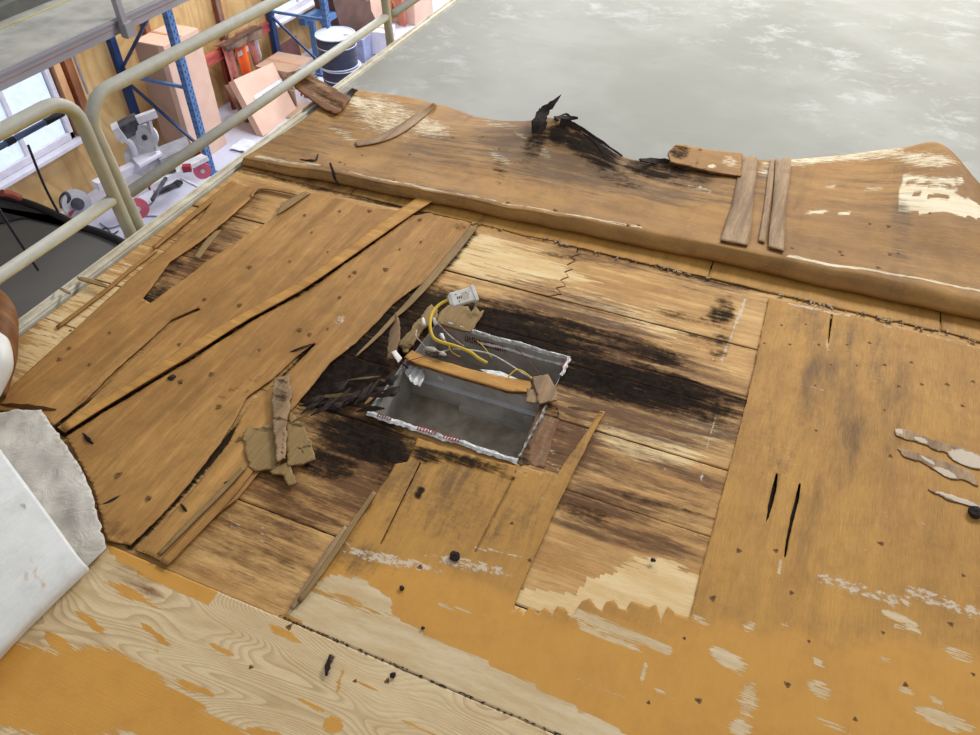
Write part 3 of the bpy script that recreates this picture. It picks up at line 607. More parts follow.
patch_on('wood_strip', ([(775, 160), (774, 180), (772, 205), (769, 230), (768, 250)], [(791, 160), (789, 180), (786, 205), (784, 228), (783, 254)]), 'brown_scrap', label='grey-brown wood strip on the folded sheet, right of three', lift=.009, th=.006)
patch_on('wood_strip', ([(434, 103), (412, 118), (395, 129), (375, 138), (355, 144)], [(437, 107), (420, 122), (400, 136), (380, 144), (357, 148)]), 'brown_scrap', label='narrow brown strip lying across the scraped left part of the folded sheet', lift=.006)
patch_on('metal_bracket', ([(352, 88), (347, 95), (342, 102)], [(358, 90), (353, 97), (347, 105)]), plain((120, 112, 104), .6, c2=(80, 72, 64), scale=30), label='small dark grey metal tab at the left back corner of the folded sheet', cat='bracket', lift=.008)
# raised torn block at the back edge
b = [(668, 152), (676, 144), (690, 146), (712, 150), (742, 153), (741, 176), (712, 172), (690, 166), (670, 162)]
o = sheet('torn_flap', b, 'folded', z=.065, thick=.008, grid=.012, jit=.004, seed=4, fields={'rot': [('e', 680, 152, 12, 9, 0, .75), ('l', 700, 150, 695, 172, 3, .5), ('e', 705, 170, 25, 4, 0, .4)], 'bare': [('e', 712, 166, 5, 2, 0, .9), ('e', 730, 162, 10, 6, 10, .5)]})
tag(o, 'torn orange flap with blackened corner at back edge, left of the three wood strips', 'veneer')
# charred splinter standing on the ridge
def splinter(pts, ws, mat, label, name='wood_splinter', cat='wood scrap', group=None, th=.003, parent=None):
    ws = [float(w) for w in crom([(w, 0, 0) for w in ws], 4) for w in (w[0],)]; P = [Vector(p) for p in crom(pts, 4)]; V = []; n = len(P)
    for i, p in enumerate(P):
        d = (P[min(i + 1, n - 1)] - P[max(i - 1, 0)]).normalized(); sdir = d.cross(Vector((0, -.75, .66))).normalized()
        for k, off in enumerate((-1, -.3, .35, 1)):
            V.append(p + sdir * off * ws[i] * (1 + .55 * noise.noise(Vector((i * .9, k * 3.1, ws[n // 2] * 900)))) + Vector((0, 0, .003 * noise.noise(Vector((i, k * 2, 5))))))
    F = [(i * 4 + k, i * 4 + k + 1, i * 4 + k + 5, i * 4 + k + 4) for i in range(n - 1) for k in range(3)]
    o = mesh_obj(name, [tuple(v) for v in V], F, mat, parent, attrs={k: np.zeros(len(V)) for k in ('bare', 'damp', 'rot', 'glue')})
    m = o.modifiers.new('thickness', 'SOLIDIFY'); m.thickness = th; m.offset = 0
    if parent is None: tag(o, label, cat, group)
    return o
base = on_fold(538, 132, .0)
bz = base.z
ch = splinter([on_fold(537, 134, .0), U(539, 122, bz + .03), U(544, 112, bz + .05), U(552, 104, bz + .075), U(561, 95, bz + .10)], [.02, .03, .022, .012, .001], 'black_scrap', 'jagged charred black splinter sticking up from ridge of folded sheet', th=.005)
o = splinter([on_fold(537, 134, .0), U(536, 122, bz + .03), U(540, 108, bz + .055)], [.012, .012, .002], 'black_scrap', '', parent=ch, name='side_splinter')
for i, (pts, ws) in enumerate([(((556, 121), (568, 118), (578, 118)), (.012, .010, .004)), (((572, 126), (596, 138), (622, 156)), (.010, .006, .003)), (((560, 124), (570, 126), (580, 133)), (.014, .012, .006)), (((640, 160), (655, 164), (672, 164)), (.006, .012, .006)), (((555, 122), (566, 114), (573, 119)), (.005, .004, .003))]):
    splinter([on_fold(x, y, .012, fallback=.11) for x, y in pts], ws, 'black_scrap', ['crumbled black wood chip right of the standing charred splinter', 'long blackened sliver along the torn back edge', 'dark broken chip below the torn ridge edge', 'blackened flake left of the torn orange flap', 'curled thin black shaving at the ridge top'][i], name='charred_chip', th=.006)
# split in the roll near its left end
splinter([on_fold(330, 164, .004), on_fold(333, 172, .004), on_fold(336, 180, .004), on_fold(340, 186, .004, .01)], [.004, .006, .004, .002], 'black_scrap', '', parent=fold, name='split', th=.002)
splinter([on_fold(300, 160, .003), on_fold(314, 162, .004), on_fold(318, 155, .004)], [.001, .008, .002], 'dark_scrap', '', parent=fold, name='split', th=.002)

# brown board reaching over the rail
P0 = [U(287, 88, .10), U(303, 76, .12), U(330, 88, .07), U(350, 97, .035), U(349, 106, .03), U(333, 115, .03), U(310, 101, .07)]
zs = {}
o = sheet('loose_board', [(286, 84), (289, 80), (302, 75), (312, 80), (330, 88), (347, 96), (350, 99), (341, 111), (334, 113), (322, 108), (305, 98), (296, 92)], 'burnt_board', z=.03, thick=.006, grid=.010, jit=.006, seed=6,
          fields={'rot': [('l', 296, 82, 340, 105, 5, .6)], 'bare': [('l', 315, 98, 340, 108, 3, .5), ('l', 300, 78, 330, 92, 3, .5)]}, zf=lambda V: np.clip((-V[:, 0] - 2.0) * .10, 0, .1))
tag(o, 'dark brown broken board poking out over the roof edge towards the drums', 'board')
# long diagonal strip over the left sheets
def on_deck(x, y, lift=.004, fallback=0): 
    p = U(x, y, .011); return Vector(p) + Vector((0, 0, lift))
o = patch_on('veneer_strip', ([(428, 194), (395, 215), (345, 252), (300, 284), (240, 318), (190, 347), (130, 386), (62, 428)], [(441, 199), (412, 217), (350, 260), (303, 292), (242, 326), (192, 358), (132, 394), (68, 434)]), 'orange_scrap', lift=.01, th=.0035,
             label='long narrow tan veneer strip lying diagonally from the roll to lower left', cat='veneer', surf=on_deck)
def strip(pts_l, pts_r, mat, label, name='veneer_strip', lift=.006, th=.003, cat='veneer', fields={}, group=None): return patch_on(name, (pts_l, pts_r), mat, lift=lift, th=th, label=label, cat=cat, surf=on_deck, fields=fields, group=group)
strip([(471, 225), (450, 250), (425, 280), (405, 303), (395, 314)], [(477, 228), (456, 255), (430, 285), (409, 307), (397, 317)], 'tan_scrap', 'narrow tan sliver along the upper left edge of the hole', lift=-.001)
strip([(396, 312), (375, 335), (355, 355)], [(399, 315), (378, 337), (356, 356)], 'tan_scrap', 'thin pointed sliver below the tan edge sliver, above the dark rot', lift=-.003)
strip([(250, 466), (225, 495), (195, 525), (160, 562)], [(255, 471), (232, 500), (202, 532), (168, 567)], 'veneer_left', 'raised tan splinter at lower left of the hole, ending at the front seam', lift=.004)
strip([(243, 468), (222, 490), (190, 522), (158, 556)], [(246, 471), (225, 494), (194, 525), (161, 558)], 'tan_scrap', 'thin pale splinter along the lower left hole edge', lift=.008)
strip([(373, 492), (352, 522), (325, 563), (298, 600)], [(377, 494), (357, 524), (329, 567), (301, 604)], 'tan_scrap', 'pale raised splinter left of the central orange tongue', lift=.004)
strip([(345, 526), (328, 548), (308, 580), (290, 608)], [(348, 529), (332, 552), (312, 583), (293, 611)], 'brown_scrap', 'brown splinter beside the pale one, pointing at the front seam', lift=.002)
strip([(282, 205), (292, 200), (306, 193)], [(277, 217), (290, 209), (311, 195)], 'tan_scrap', 'small curled strip at the top of the left veneer', lift=.008)
strip([(250, 196), (262, 186), (300, 193)], [(252, 199), (262, 190), (300, 197)], 'veneer_left', 'thin strip along the seam at the upper left', lift=.004)
strip([(233, 180), (214, 194), (184, 219), (152, 246)], [(236, 182), (218, 197), (187, 222), (154, 249)], 'veneer_left', 'ragged orange-brown strip along the roof edge trim', lift=-.004, th=.006)
strip([(155, 247), (130, 266), (105, 287), (55, 325)], [(157, 250), (132, 269), (107, 290), (57, 328)], 'veneer_left', 'thin brown strip along the lower part of the trim', lift=-.006, th=.003)
strip([(78, 279), (92, 281), (108, 287)], [(79, 282), (92, 286), (107, 290)], 'tan_scrap', 'short pointed chip crossing the trim, upper of two', lift=.01)
strip([(60, 290), (66, 292), (72, 295)], [(61, 292), (66, 295), (71, 297)], 'brown_scrap', 'tiny brown chip on the trim, lower of two', lift=.012)
strip([(195, 260), (205, 245), (217, 234)], [(200, 262), (212, 246), (222, 233)], 'tan_scrap', 'thin curl of veneer beside the dark gap on the left', lift=.012)
# delaminated dark shreds left of the duct
DG = 'shreds left of the duct'
random.seed(5)
for k in range(26):
    cx_ = random.uniform(312, 395); t_ = (cx_ - 312) / 83; cy_ = 412 - 28 * t_ + random.gauss(0, 7) - (10 if cx_ < 350 else 0) * random.random(); L = random.uniform(12, 34); a = R_(-22 + random.gauss(0, 16)); dx, dy = L / 2 * math.cos(a), L / 2 * math.sin(a)
    zz = random.uniform(.003, .02)
    splinter([U(cx_ - dx, cy_ - dy, zz), U(cx_, cy_ + random.uniform(-1.5, 1.5), zz + .008), U(cx_ + dx, cy_ + dy, zz + .004)], [.001, random.uniform(.004, .010), .002], 'black_scrap' if k % 2 else 'dark_scrap', ('thin black' if k % 2 else 'dark brown') + ' curled wood shred in the rotted area left of the duct', name='wood_shred', group=('black ' if k % 2 else 'brown ') + DG, th=.002)
for (a, b, w_, m_, lb) in [((318, 397), (355, 394), .006, 'tan_scrap', 'pale tan sliver lying on dark shreds left of the duct'), ((348, 380), (380, 376), .003, 'brown_scrap', 'thin brown sliver above the pale one near the duct'), ((365, 404), (378, 392), .005, 'tan_scrap', 'short tan splinter against the duct corner'),
                          ((568, 407), (603, 413), .005, 'brown_scrap', 'brown stick at the tip of the long pointed veneer'), ((290, 352), (312, 344), .004, 'dark_scrap', 'dark sliver on the left veneer near the crack end'), ((82, 433), (93, 444), .006, 'dark_scrap', 'dark chip on the tan veneer next to the white fleece'),
                          ((97, 508), (126, 493), .004, 'black_scrap', 'dark slash-like sliver near the fleece edge'), ((224, 483), (236, 480), .003, 'dark_scrap', 'small dark sliver left of the lower splinter'), ((181, 504), (187, 512), .004, 'dark_scrap', 'tiny dark chip between crack and lower splinter'), ((330, 655), (326, 676), .006, 'black_scrap', 'black pointed splinter on the pale front plywood'),
                          ((0, 405), (56, 410), .010, 'burnt_board', 'flat brown strip leaving the frame left of the fleece')]:
    splinter([U(*a, .012), U((a[0] + b[0]) / 2, (a[1] + b[1]) / 2, .017), U(*b, .012)], [w_ * .4, w_, w_ * .3], m_, lb, th=.003)
# debris lumps
def lump(name, p, r, mat, label, group=None, seed=0):
    V, F = [], []
    me = bpy.data.meshes.new(name); import bmesh
    bm = bmesh.new(); bmesh.ops.create_icosphere(bm, subdivisions=2, radius=r)
    for v in bm.verts: v.co *= 1 + .5 * noise.noise(v.co / r * 1.3 + Vector((seed, 0, 0))); v.co.z *= .6
    bm.to_mesh(me); bm.free(); o = bpy.data.objects.new(name, me); COL.objects.link(o); o.location = Vector(p); me.materials.append(M[mat]); return tag(o, label, 'debris', group)
for i, (x, y, r, lb) in enumerate([(172, 378, .011, 'black crumb on the tan veneer under the diagonal strip'), (455, 556, .013, 'black crumb on the central tongue of veneer'), (402, 588, .006, 'small dark crumb left of the orange front area'), (423, 628, .004, 'tiny dark crumb on orange wood above the front seam'),
                               (653, 560, .006, 'dark knot crumb on the pale wood in the hole'), (181, 383, .005, 'tiny crumb beside the larger black crumb'), (149, 499, .006, 'small dark crumb near the long crack'), (393, 675, .006, 'small dark crumb on the front seam'), (975, 512, .018, 'black chip at the right frame edge')]):
    lump('debris_crumb', U(x, y, .009 + r * .3), r, 'black_scrap', lb, seed=i * 3.3)
# torn grey and brown flakes at right
Zm = lambda pts: [(640 + x * .347, 260 + y * .347) for x, y in pts]
gf = {'glue': [('e', 968, 459, 22, 8, 20, 1.5), ('e', 899, 431, 5, 3, 20, 1.5), ('e', 921, 440, 9, 2.5, 20, 1.2), ('e', 945, 473, 14, 4, 22, 1.4), ('e', 928, 460, 10, 2, 30, 1.2), ('e', 960, 500, 30, 3, 20, 1.2)]}
for l, lb in ((Zm([(735, 487), (765, 488), (800, 502), (830, 512), (880, 530), (940, 545), (1010, 575), (1010, 610), (970, 603), (935, 592), (905, 578), (885, 556), (845, 545), (810, 528), (770, 518), (738, 505)]), 'long brown torn flake at right with pale grey paint'),
              (Zm([(742, 543), (780, 548), (815, 562), (850, 572), (900, 588), (950, 608), (972, 640), (975, 652), (930, 632), (895, 630), (870, 618), (840, 600), (805, 578), (760, 566)]), 'second torn brown flake at right, just below the long one'),
              (Zm([(830, 660), (870, 668), (920, 685), (1000, 705), (1000, 722), (940, 705), (880, 688)]), 'thin pale torn sliver at the right frame edge')):
    o = sheet('torn_flake', l, 'brown_scrap', z=.0065, thick=.0022, grid=.006, jit=.004, fields=gf, seed=len(lb)); tag(o, lb, 'veneer')

# ================================================================== THE DUCT BOX
dz = -.135
duct = empty('duct_box', ((DX0 + DX1) / 2, (DY0 + DY1) / 2, dz - .004), 'recessed grey sheet-metal duct box with torn foil tape, in the roof hole', 'duct')
DM = 1.492     # the divider
def wall(a, b, z0, z1, name='duct_wall', mat='metal', th=.0015):
    a = Vector(a); b = Vector(b); return MB().box(((a.x + b.x) / 2, (a.y + b.y) / 2, (z0 + z1) / 2), (abs(a.x - b.x) + th, abs(a.y - b.y) + th, z1 - z0)).build(name, mat, duct)
e = .003
wall((DX0 + e, DY0 + e, 0), (DX0 + e, DY1 - e, 0), dz, .001); wall((DX1 - e, DY0 + e, 0), (DX1 - e, DY1 - e, 0), dz, .001)
wall((DX0 + e, DY0 + e, 0), (DX1 - e, DY0 + e, 0), dz, .001); wall((DX0 + e, DY1 - e, 0), (DX1 - e, DY1 - e, 0), dz, .001)
wall((DX0 + e, DM, 0), (DX1 - e, DM, 0), dz, -.006, 'divider')
MB().box(((DX0 + DX1) / 2, DM - .006, -.055), (DX1 - DX0 - .01, .012, .002)).box(((DX0 + DX1) / 2, DM - .012, -.058), (DX1 - DX0 - .01, .0015, .007)).build('ledge', 'silver', duct)
MB().box(((DX0 + DX1) / 2, (DY0 + DY1) / 2, dz), (DX1 - DX0 - .004, DY1 - DY0 - .004, .002)).build('duct_floor', 'metal_floor', duct)
MB().box((DX0 + .055, DM - .003, -.066), (.003, .003, .125)).box((DX0 + .052, DM - .002, -.064), (.002, .004, .12)).build('wall_seam', 'metal', duct)
MB().box((DX0 + .11, DM - .003, -.03), (.018, .0012, .016), Matrix.Rotation(.2, 3, 'Y')).build('sticker', 'silver', duct)
MB().box((DX1 - .05, DM - .012, dz + .035), (.03, .02, .07)).box((DX0 + .3, DM - .01, dz + .012), (.25, .02, .02)).build('corner_bracket', 'metal', duct)
def crinkle(name, line, w0, mat, parent, seed, down=.02, up=.004, n=4, jag=.006):
    """a strip of foil folded over the rim: line of world points, from the deck over the edge and down"""
    P = crom([Vector(p) for p in line], 6); V = []; N = len(P)
    cx_, cy_ = (DX0 + DX1) / 2, (DY0 + DY1) / 2
    for i, p in enumerate(P):
        p = Vector(p); t_ = (Vector(P[min(i + 1, N - 1)]) - Vector(P[max(i - 1, 0)])).normalized(); nrm = Vector((-t_.y, t_.x, 0)).normalized()
        if nrm.dot(Vector((cx_, cy_, 0)) - Vector((p.x, p.y, 0))) < 0: nrm = -nrm
        q = lambda k, a: a * noise.noise(Vector((p.x * 70 + seed, p.y * 70, k * 9.1)))
        V += [p - nrm * (w0 + q(1, jag)) + Vector((0, 0, q(2, .002))), p - nrm * w0 * .4 + Vector((0, 0, up + q(3, .003))), p + nrm * (.002 + q(4, .003)) + Vector((0, 0, up + q(5, .004))), p + nrm * (.005 + q(6, .002)) + Vector((0, 0, -down * (.6 + q(7, 60 * jag)) ))]
    F = [(i * 4 + k, i * 4 + k + 1, i * 4 + k + 5, i * 4 + k + 4) for i in range(N - 1) for k in range(3)]
    o = mesh_obj(name, [tuple(v) for v in V], F, mat, parent, smooth=False)
    m = o.modifiers.new('thickness', 'SOLIDIFY'); m.thickness = .0008; m.offset = 0; return o
ln = lambda a, b, z=.004, n=9: [(a[0] + (b[0] - a[0]) * k / (n - 1) + random.uniform(-.002, .002), a[1] + (b[1] - a[1]) * k / (n - 1) + random.uniform(-.002, .002), z) for k in range(n)]
random.seed(3)
crinkle('foil_tape', ln((DX0, DY0), (DX1, DY0), .007, 14), .013, 'foil', duct, 1, down=.018)
crinkle('foil_tape', ln((DX0, DY0), (DX0, DM), .006), .007, plain((150, 148, 142), .5, .4, c2=(110, 106, 98), scale=40), duct, 2, down=.02)
crinkle('foil_tape', ln((DX1, DY0), (DX1, DM - .02), .006), .004, plain((160, 158, 152), .5, .4, c2=(90, 86, 80), scale=40), duct, 3, down=.02)
crinkle('foil_tape', ln((DX0 + .01, DY1), (DX1, DY1), .006, 14), .004, 'foil', duct, 4, down=.012)
crinkle('foil_tape', ln((DX1 - .004, DY1), (DX1 - .002, DY1 - .085), .006), .006, 'foil', duct, 5, down=.02)
crinkle('foil_tape', [(DX0 + .16, DY1 - .006, -.026), (DX0 + .25, DY1 - .006, -.02), (DX0 + .33, DY1 - .006, -.024), (DX0 + .41, DY1 - .006, -.022), (DX1 - .012, DY1 - .006, -.02)], .001, 'foil', duct, 6, down=.006, up=.001)
# red lettering remnants on the foil
def marks(name, x0, x1, y, z, mat, n, h, plane='top', seed=0, w_=.006):
    random.seed(seed); b_ = MB()
    for k in range(n):
        x = x0 + (x1 - x0) * (k + .5) / n
        if plane == 'top':
            b_.box((x, y, z), (w_ * .5, h, .0008)); b_.box((x + w_ * .4, y + random.choice((-h * .4, 0, h * .4)), z), (w_ * .6, h * .22, .0008))
        else:
            b_.box((x, y, z), (w_ * .4, .0008, h)); b_.box((x + w_ * .4, y, z + random.choice((-h * .4, 0, h * .4))), (w_ * .6, .0008, h * .2))
    return b_.build(name, mat, duct)
marks('red_lettering', DX0 + .03, DX0 + .075, DY0 - .004, .0135, 'darkred_print', 6, .012, seed=1)
marks('red_lettering', DX0 + .155, DX0 + .215, DY0 - .004, .0140, 'red_print', 7, .015, seed=2)
marks('red_lettering', DX0 + .235, DX0 + .285, DY0 - .004, .0140, 'red_print', 6, .015, seed=3)
marks('red_lettering', DX0 + .10, DX0 + .245, DY1 - .0052, -.030, 'darkred_print', 18, .026, 'wall', seed=4, w_=.0065)
marks('red_lettering', DX0 + .17, DX0 + .245, DY1 - .0060, -.027, 'red_print', 9, .020, 'wall', seed=6, w_=.005)
MB().box((DX1 - .010, DY1 - .035, .001), (.003, .04, .02), Matrix.Rotation(.3, 3, 'Y')).build('red_lettering', 'red_print', duct)
o = sheet('foil_flap', [(406, 364), (424, 368), (425, 378), (420, 387), (412, 383), (405, 373)], 'foil', duct, z=-.012, thick=.001, grid=.006, jit=.001, zf=lambda V: .004 * np.sin(V[:, 0] * 300))
marks('red_lettering', DX0 + .008, DX0 + .045, DM + .002, -.006, 'red_print', 5, .018, seed=5)
# blocks of insulation glue etc. in the rear compartment
o = sheet('foil_flap', [(479, 369), (500, 371), (520, 380), (527, 386), (500, 382)], 'foil', duct, z=.012, thick=.001, grid=.006, jit=.001)

# wood slat on the divider
sl = MB(); a = U(405, 357, .016); b_ = U(532, 388, .016)
o = sheet('wood_batten', [(404, 357), (412, 350), (425, 356), (470, 369), (500, 376), (530, 381), (532, 386), (528, 392), (508, 391), (470, 380), (440, 371), (415, 363)], 'orange_scrap', z=.004, thick=.010, grid=.010, jit=.0015, seed=21)
tag(o, 'yellow-orange wood slat bridging the middle of the duct box', 'wood batten')
# scraps about the duct
def scrap(name, poly, mat, z, th, label, cat='wood scrap', jit=.003, fields={}, zf=None, seed=0, grid=.008):
    o = sheet(name, poly, mat, z=z, thick=th, grid=grid, jit=jit, fields=fields, zf=zf, seed=seed); return tag(o, label, cat)
scrap('wood_scrap', [(532, 377), (548, 374), (556, 388), (557, 400), (540, 404), (536, 392)], 'brown_scrap', .016, .005, 'small square brown wood scrap on right end of orange slat')
scrap('wood_scrap', [(527, 388), (536, 390), (540, 403), (526, 402)], 'brown_scrap', .012, .003, 'brown scrap tucked half under the square one at the duct', seed=3)
scrap('wood_scrap', [(436, 322), (440, 312), (448, 305), (468, 306), (471, 312), (475, 306), (480, 312), (484, 310), (482, 316), (470, 332), (455, 329)], 'tan_scrap', .006, .005, 'jagged tan plywood scrap beneath the white connector box', jit=.004, fields={'rot': [('e', 470, 314, 12, 6, 10, .55), ('e', 450, 306, 10, 4, 10, .4)]})
scrap('wood_scrap', [(403, 352), (399, 342), (412, 328), (424, 312), (432, 304), (438, 310), (437, 318), (424, 328), (414, 342), (408, 352)], 'tan_scrap', .008, .008, 'long ragged tan scrap at the upper left duct corner', jit=.005, seed=5, fields={'rot': [('e', 405, 346, 12, 6, -40, .5)]})
scrap('wood_scrap', [(387, 358), (390, 342), (398, 327), (401, 334), (401, 346), (395, 360)], 'brown_scrap', .016, .006, 'pointed brown scrap standing left of the duct corner', jit=.004, seed=6, zf=lambda V: (V[:, 1] - V[:, 1].min()) * .4)
scrap('wood_scrap', [(391, 352), (396, 350), (402, 358), (398, 363)], 'white_plastic', .03, .006, 'short white tube end lying on the brown pointed scrap', cat='tube', jit=.001)
# the scrap heap left of the hole
scrap('wood_scrap', [(243, 434), (246, 429), (272, 425), (279, 431), (280, 452), (276, 468), (255, 471), (248, 465)], 'tan_scrap', .013, .006, 'square grey-tan scrap, left of the upright brown stick', seed=8, jit=.004, fields={'rot': [('e', 262, 430, 16, 4, 0, .5)]})
scrap('wood_scrap', [(287, 424), (299, 421), (306, 431), (312, 445), (316, 459), (303, 464), (288, 466), (286, 445)], 'tan_scrap', .014, .006, 'square tan scrap with dark cracks, right of the upright brown stick', seed=9, jit=.004, fields={'rot': [('l', 298, 448, 310, 446, 1.5, .9), ('l', 305, 442, 302, 452, 1.5, .8), ('e', 298, 425, 10, 4, 0, .5)]})
scrap('wood_stick', [(274, 378), (290, 375), (291, 398), (287, 420), (286, 458), (277, 462), (275, 440), (273, 420), (272, 400)], 'brown_scrap', .024, .008, 'upright brown rotted stick lying across the two square scraps', cat='wood stick', seed=10, jit=.004, fields={'rot': [('e', 281, 395, 8, 24, 0, .55), ('l', 274, 418, 288, 420, 2, .8), ('l', 284, 425, 282, 456, 1, .6)]})
scrap('wood_scrap', [(270, 471), (278, 466), (289, 462), (292, 470), (295, 484), (288, 486), (284, 476), (272, 474)], 'tan_scrap', .012, .006, 'small forked tan scrap below the two square scraps', seed=11, jit=.005)
scrap('wood_scrap', [(287, 415), (291, 412), (297, 418), (290, 424)], 'tan_scrap', .016, .005, 'crumbly tan bit at the top of the right square scrap', seed=12)
scrap('wood_scrap', [(532, 425), (541, 402), (556, 406), (561, 414), (553, 440), (544, 468), (531, 464), (521, 466), (517, 462)], 'brown_scrap', -.003, .004, 'dark reddish brown layer of wood at the right of the duct box', seed=13, fields={'damp': [('e', 540, 430, 40, 60, 0, .7)], 'rot': [('e', 525, 450, 8, 20, 0, .6)]})

# wires
cab = empty('cable', U(438, 340, .02), 'thick yellow cable curling up to a white connector box', 'cable')
c = cable([U(487, 363, .018), U(478, 358, .03), U(470, 352, .035), U(455, 346, .035), U(441, 342, .04), U(433, 337, .05), U(430, 326, .065), U(432, 314, .075), U(439, 305, .08), U(450, 299, .085)], .0052, 'jacket', 'yellow_cable', cab, 10)
# connector box, built on its own axes
bx = MB(); c0 = Vector(U(463, 297, .085))
ex = (Vector(U(477, 293, .088)) - Vector(U(449, 301, .085))).normalized(); nrm = (Vector((0, 0, CAM_H)) - c0).normalized(); nrm = (nrm + Vector((0, 0, .5))).normalized(); ey = nrm.cross(ex).normalized(); nrm = ex.cross(ey)
Rm = Matrix((ex, ey, nrm)).transposed()
con = empty('connector_box', c0 - nrm * .012, 'white plastic electrical connector box on the end of the yellow cable', 'connector')
o = MB().box(c0, (.084, .046, .020), Rm).build('housing', 'white_plastic', con); bevel(o, .003)
o = MB().box(c0 + ex * .038 , (.012, .054, .024), Rm).build('end_cap', 'white_plastic', con); bevel(o, .002); bevel(MB().box(c0 - ex * .044, (.008, .032, .016), Rm).build('cable_clamp', 'white_plastic', con), .002)
sl = MB()
for k in range(3): sl.box(c0 + nrm * .0102 + ex * (-.020 + k * .006) + ey * -.001, (.0028, .009, .001), Rm)
sl.box(c0 + nrm * .0102 + ex * (-.022) + ey * .011, (.004, .003, .001), Rm); sl.box(c0 + nrm * .0102 + ex * (-.018) - ey * .013, (.004, .003, .001), Rm)
for k in range(4): sl.box(c0 + nrm * .0102 + ex * (.010 + k * .004) + ey * (.008 - .004 * (k % 3)), (.0022, .0022, .001), Rm)
sl.build('slots', 'dark_slot', con)
MB().box(c0 + nrm * .0101 + ex * .006, (.020, .024, .0008), Rm).build('cover_plate', plain((196, 188, 168), .6, c2=(204, 196, 180), scale=60), con)
def wire(pts, r, mat, label, k=6): 
    o = cable([U(*p) for p in pts], r, 'wire', mat, None, 6, k); tag(o, label, 'wire'); return o
wire([(453, 349, .03), (470, 350, .035), (490, 354, .03), (507, 363, .02), (524, 374, .018), (532, 378, .016)], .0024, 'white_wire', 'white wire sagging across the rear duct compartment')
wire([(532, 379, .017), (524, 372, .03), (516, 370, .03), (508, 377, .02)], .0022, 'yellow_cable', 'short yellow wire arching over the orange slat')
wire([(477, 341, .02), (483, 346, .01), (492, 358, .0), ], .0014, 'yellow_cable', 'thin yellow wire in front of the red lettering')
wire([(515, 347, .0), (526, 358, -.01), (540, 374, .005)], .0012, 'red_wire', 'thin dark red wire at the right of the rear compartment')
wire([(417, 330, .03), (416, 336, .035), (421, 342, .03), (428, 350, .02)], .0018, 'white_wire', 'white wire bent down from the scrap at the duct corner')
wire([(423, 350, .02), (432, 347, .03), (440, 352, .03), (450, 349, .02)], .0022, 'white_wire', 'white wire tangled at the left of the slat')
wire([(437, 322, .03), (446, 332, .03), (455, 340, .025), (464, 346, .0)], .0018, 'white_wire', 'white wire running down from the upper duct corner')
wire([(436, 325, .03), (447, 330, .035), (458, 338, .03), (463, 344, .01)], .0014, 'red_wire', 'red wire beside the white one at the upper duct corner')
wire([(442, 338, .03), (447, 343, .03), (452, 352, .02), (460, 357, .015)], .0018, 'yellow_cable', 'thin yellow wire under the thick yellow cable')
wire([(433, 352, .02), (440, 355, .028), (450, 357, .022), (459, 360, .016)], .0016, 'red_wire', 'red wire loop on top of the orange slat')
wire([(402, 362, .02), (415, 359, .024), (425, 356, .02), (432, 353, .02)], .0012, 'red_wire', 'red wire running along the left end of the slat')
wire([(425, 352, .02), (431, 356, .02), (441, 357, .025), (448, 353, .02)], .0014, 'black_wire', 'black wire in the tangle left of the slat')
wire([(399, 360, .035), (403, 364, .02), (408, 368, .0)], .003, 'dark_scrap', 'dark lead from the white tube end into the duct')
def nut(p, q, mat, label):
    p, q = Vector(U(*p)), Vector(U(*q)); L = [p.lerp(q, t) for t in (0, .15, .8, 1)]
    o = MB().tube(L, [.0045, .007, .0055, .003], 8).build('wire_nut', mat, None, True); tag(o, label, 'wire nut')
nut((441, 334, .03), (444, 340, .03), 'white_plastic', 'dirty white wire nut on the wires at the upper duct corner')
nut((424, 326, .03), (423, 318, .03), 'white_plastic', 'off-white wire nut on the tan scrap at duct corner')
nut((426, 348, .025), (436, 351, .03), plain((206, 196, 176), .5), 'beige wire nut lying on the left of the slat')
nut((436, 325, .03), (434, 318, .035), 'white_plastic', 'white wire nut beside the yellow cable bend')
nut((440, 353, .03), (446, 355, .03), 'white_wire', 'small pale wire nut in the middle of the tangle')

# ================================================================== WHITE MEMBRANE ROLL AND FLEECE
M['roll_skin'] = deck_mat('white_roof_membrane', (228, 228, 226), (220, 219, 214), (226, 226, 224), (216, 214, 208), damp_c=(196, 168, 130), stain=.03, streak=.02, coat=.35)
rr_ = []
for pts in ([(-130, 280, .10), (-60, 366, .14), (0, 449, .13), (45, 510, .10), (78, 556, .06), (89, 569, .03), (84, 574, .004)], [(-190, 330, .12), (-120, 420, .16), (-50, 500, .15), (0, 560, .11), (38, 598, .065), (48, 608, .03), (44, 613, .004)],
            [(-260, 400, .12), (-190, 500, .16), (-110, 570, .15), (-50, 620, .11), (-8, 648, .065), (3, 654, .03), (-1, 659, .004)], [(-420, 600, .12), (-350, 680, .16), (-270, 740, .15), (-210, 790, .11), (-150, 800, .065), (-130, 806, .03), (-132, 812, .004)]):
    rr_.append([U(*p) for p in pts])
mr = loft('membrane_roll', rr_, 'roll_skin', nu=8, nv=10, thick=.002, rim='white_membrane', wob=.004, seed=5,
          fields={'damp': [('l', 28, 560, 46, 585, 3, .8), ('l', 22, 578, 36, 576, 2, .7), ('e', 62, 604, 5, 3, 0, .6)], 'rot': [('e', 26, 506, 5, 3, 60, .35), ('e', 32, 548, 5, 3, 0, .3), ('e', 19, 514, 3, 5, 0, .3)]})
tag(mr, 'smooth white roof membrane folded over itself at lower left of the roof', 'membrane')
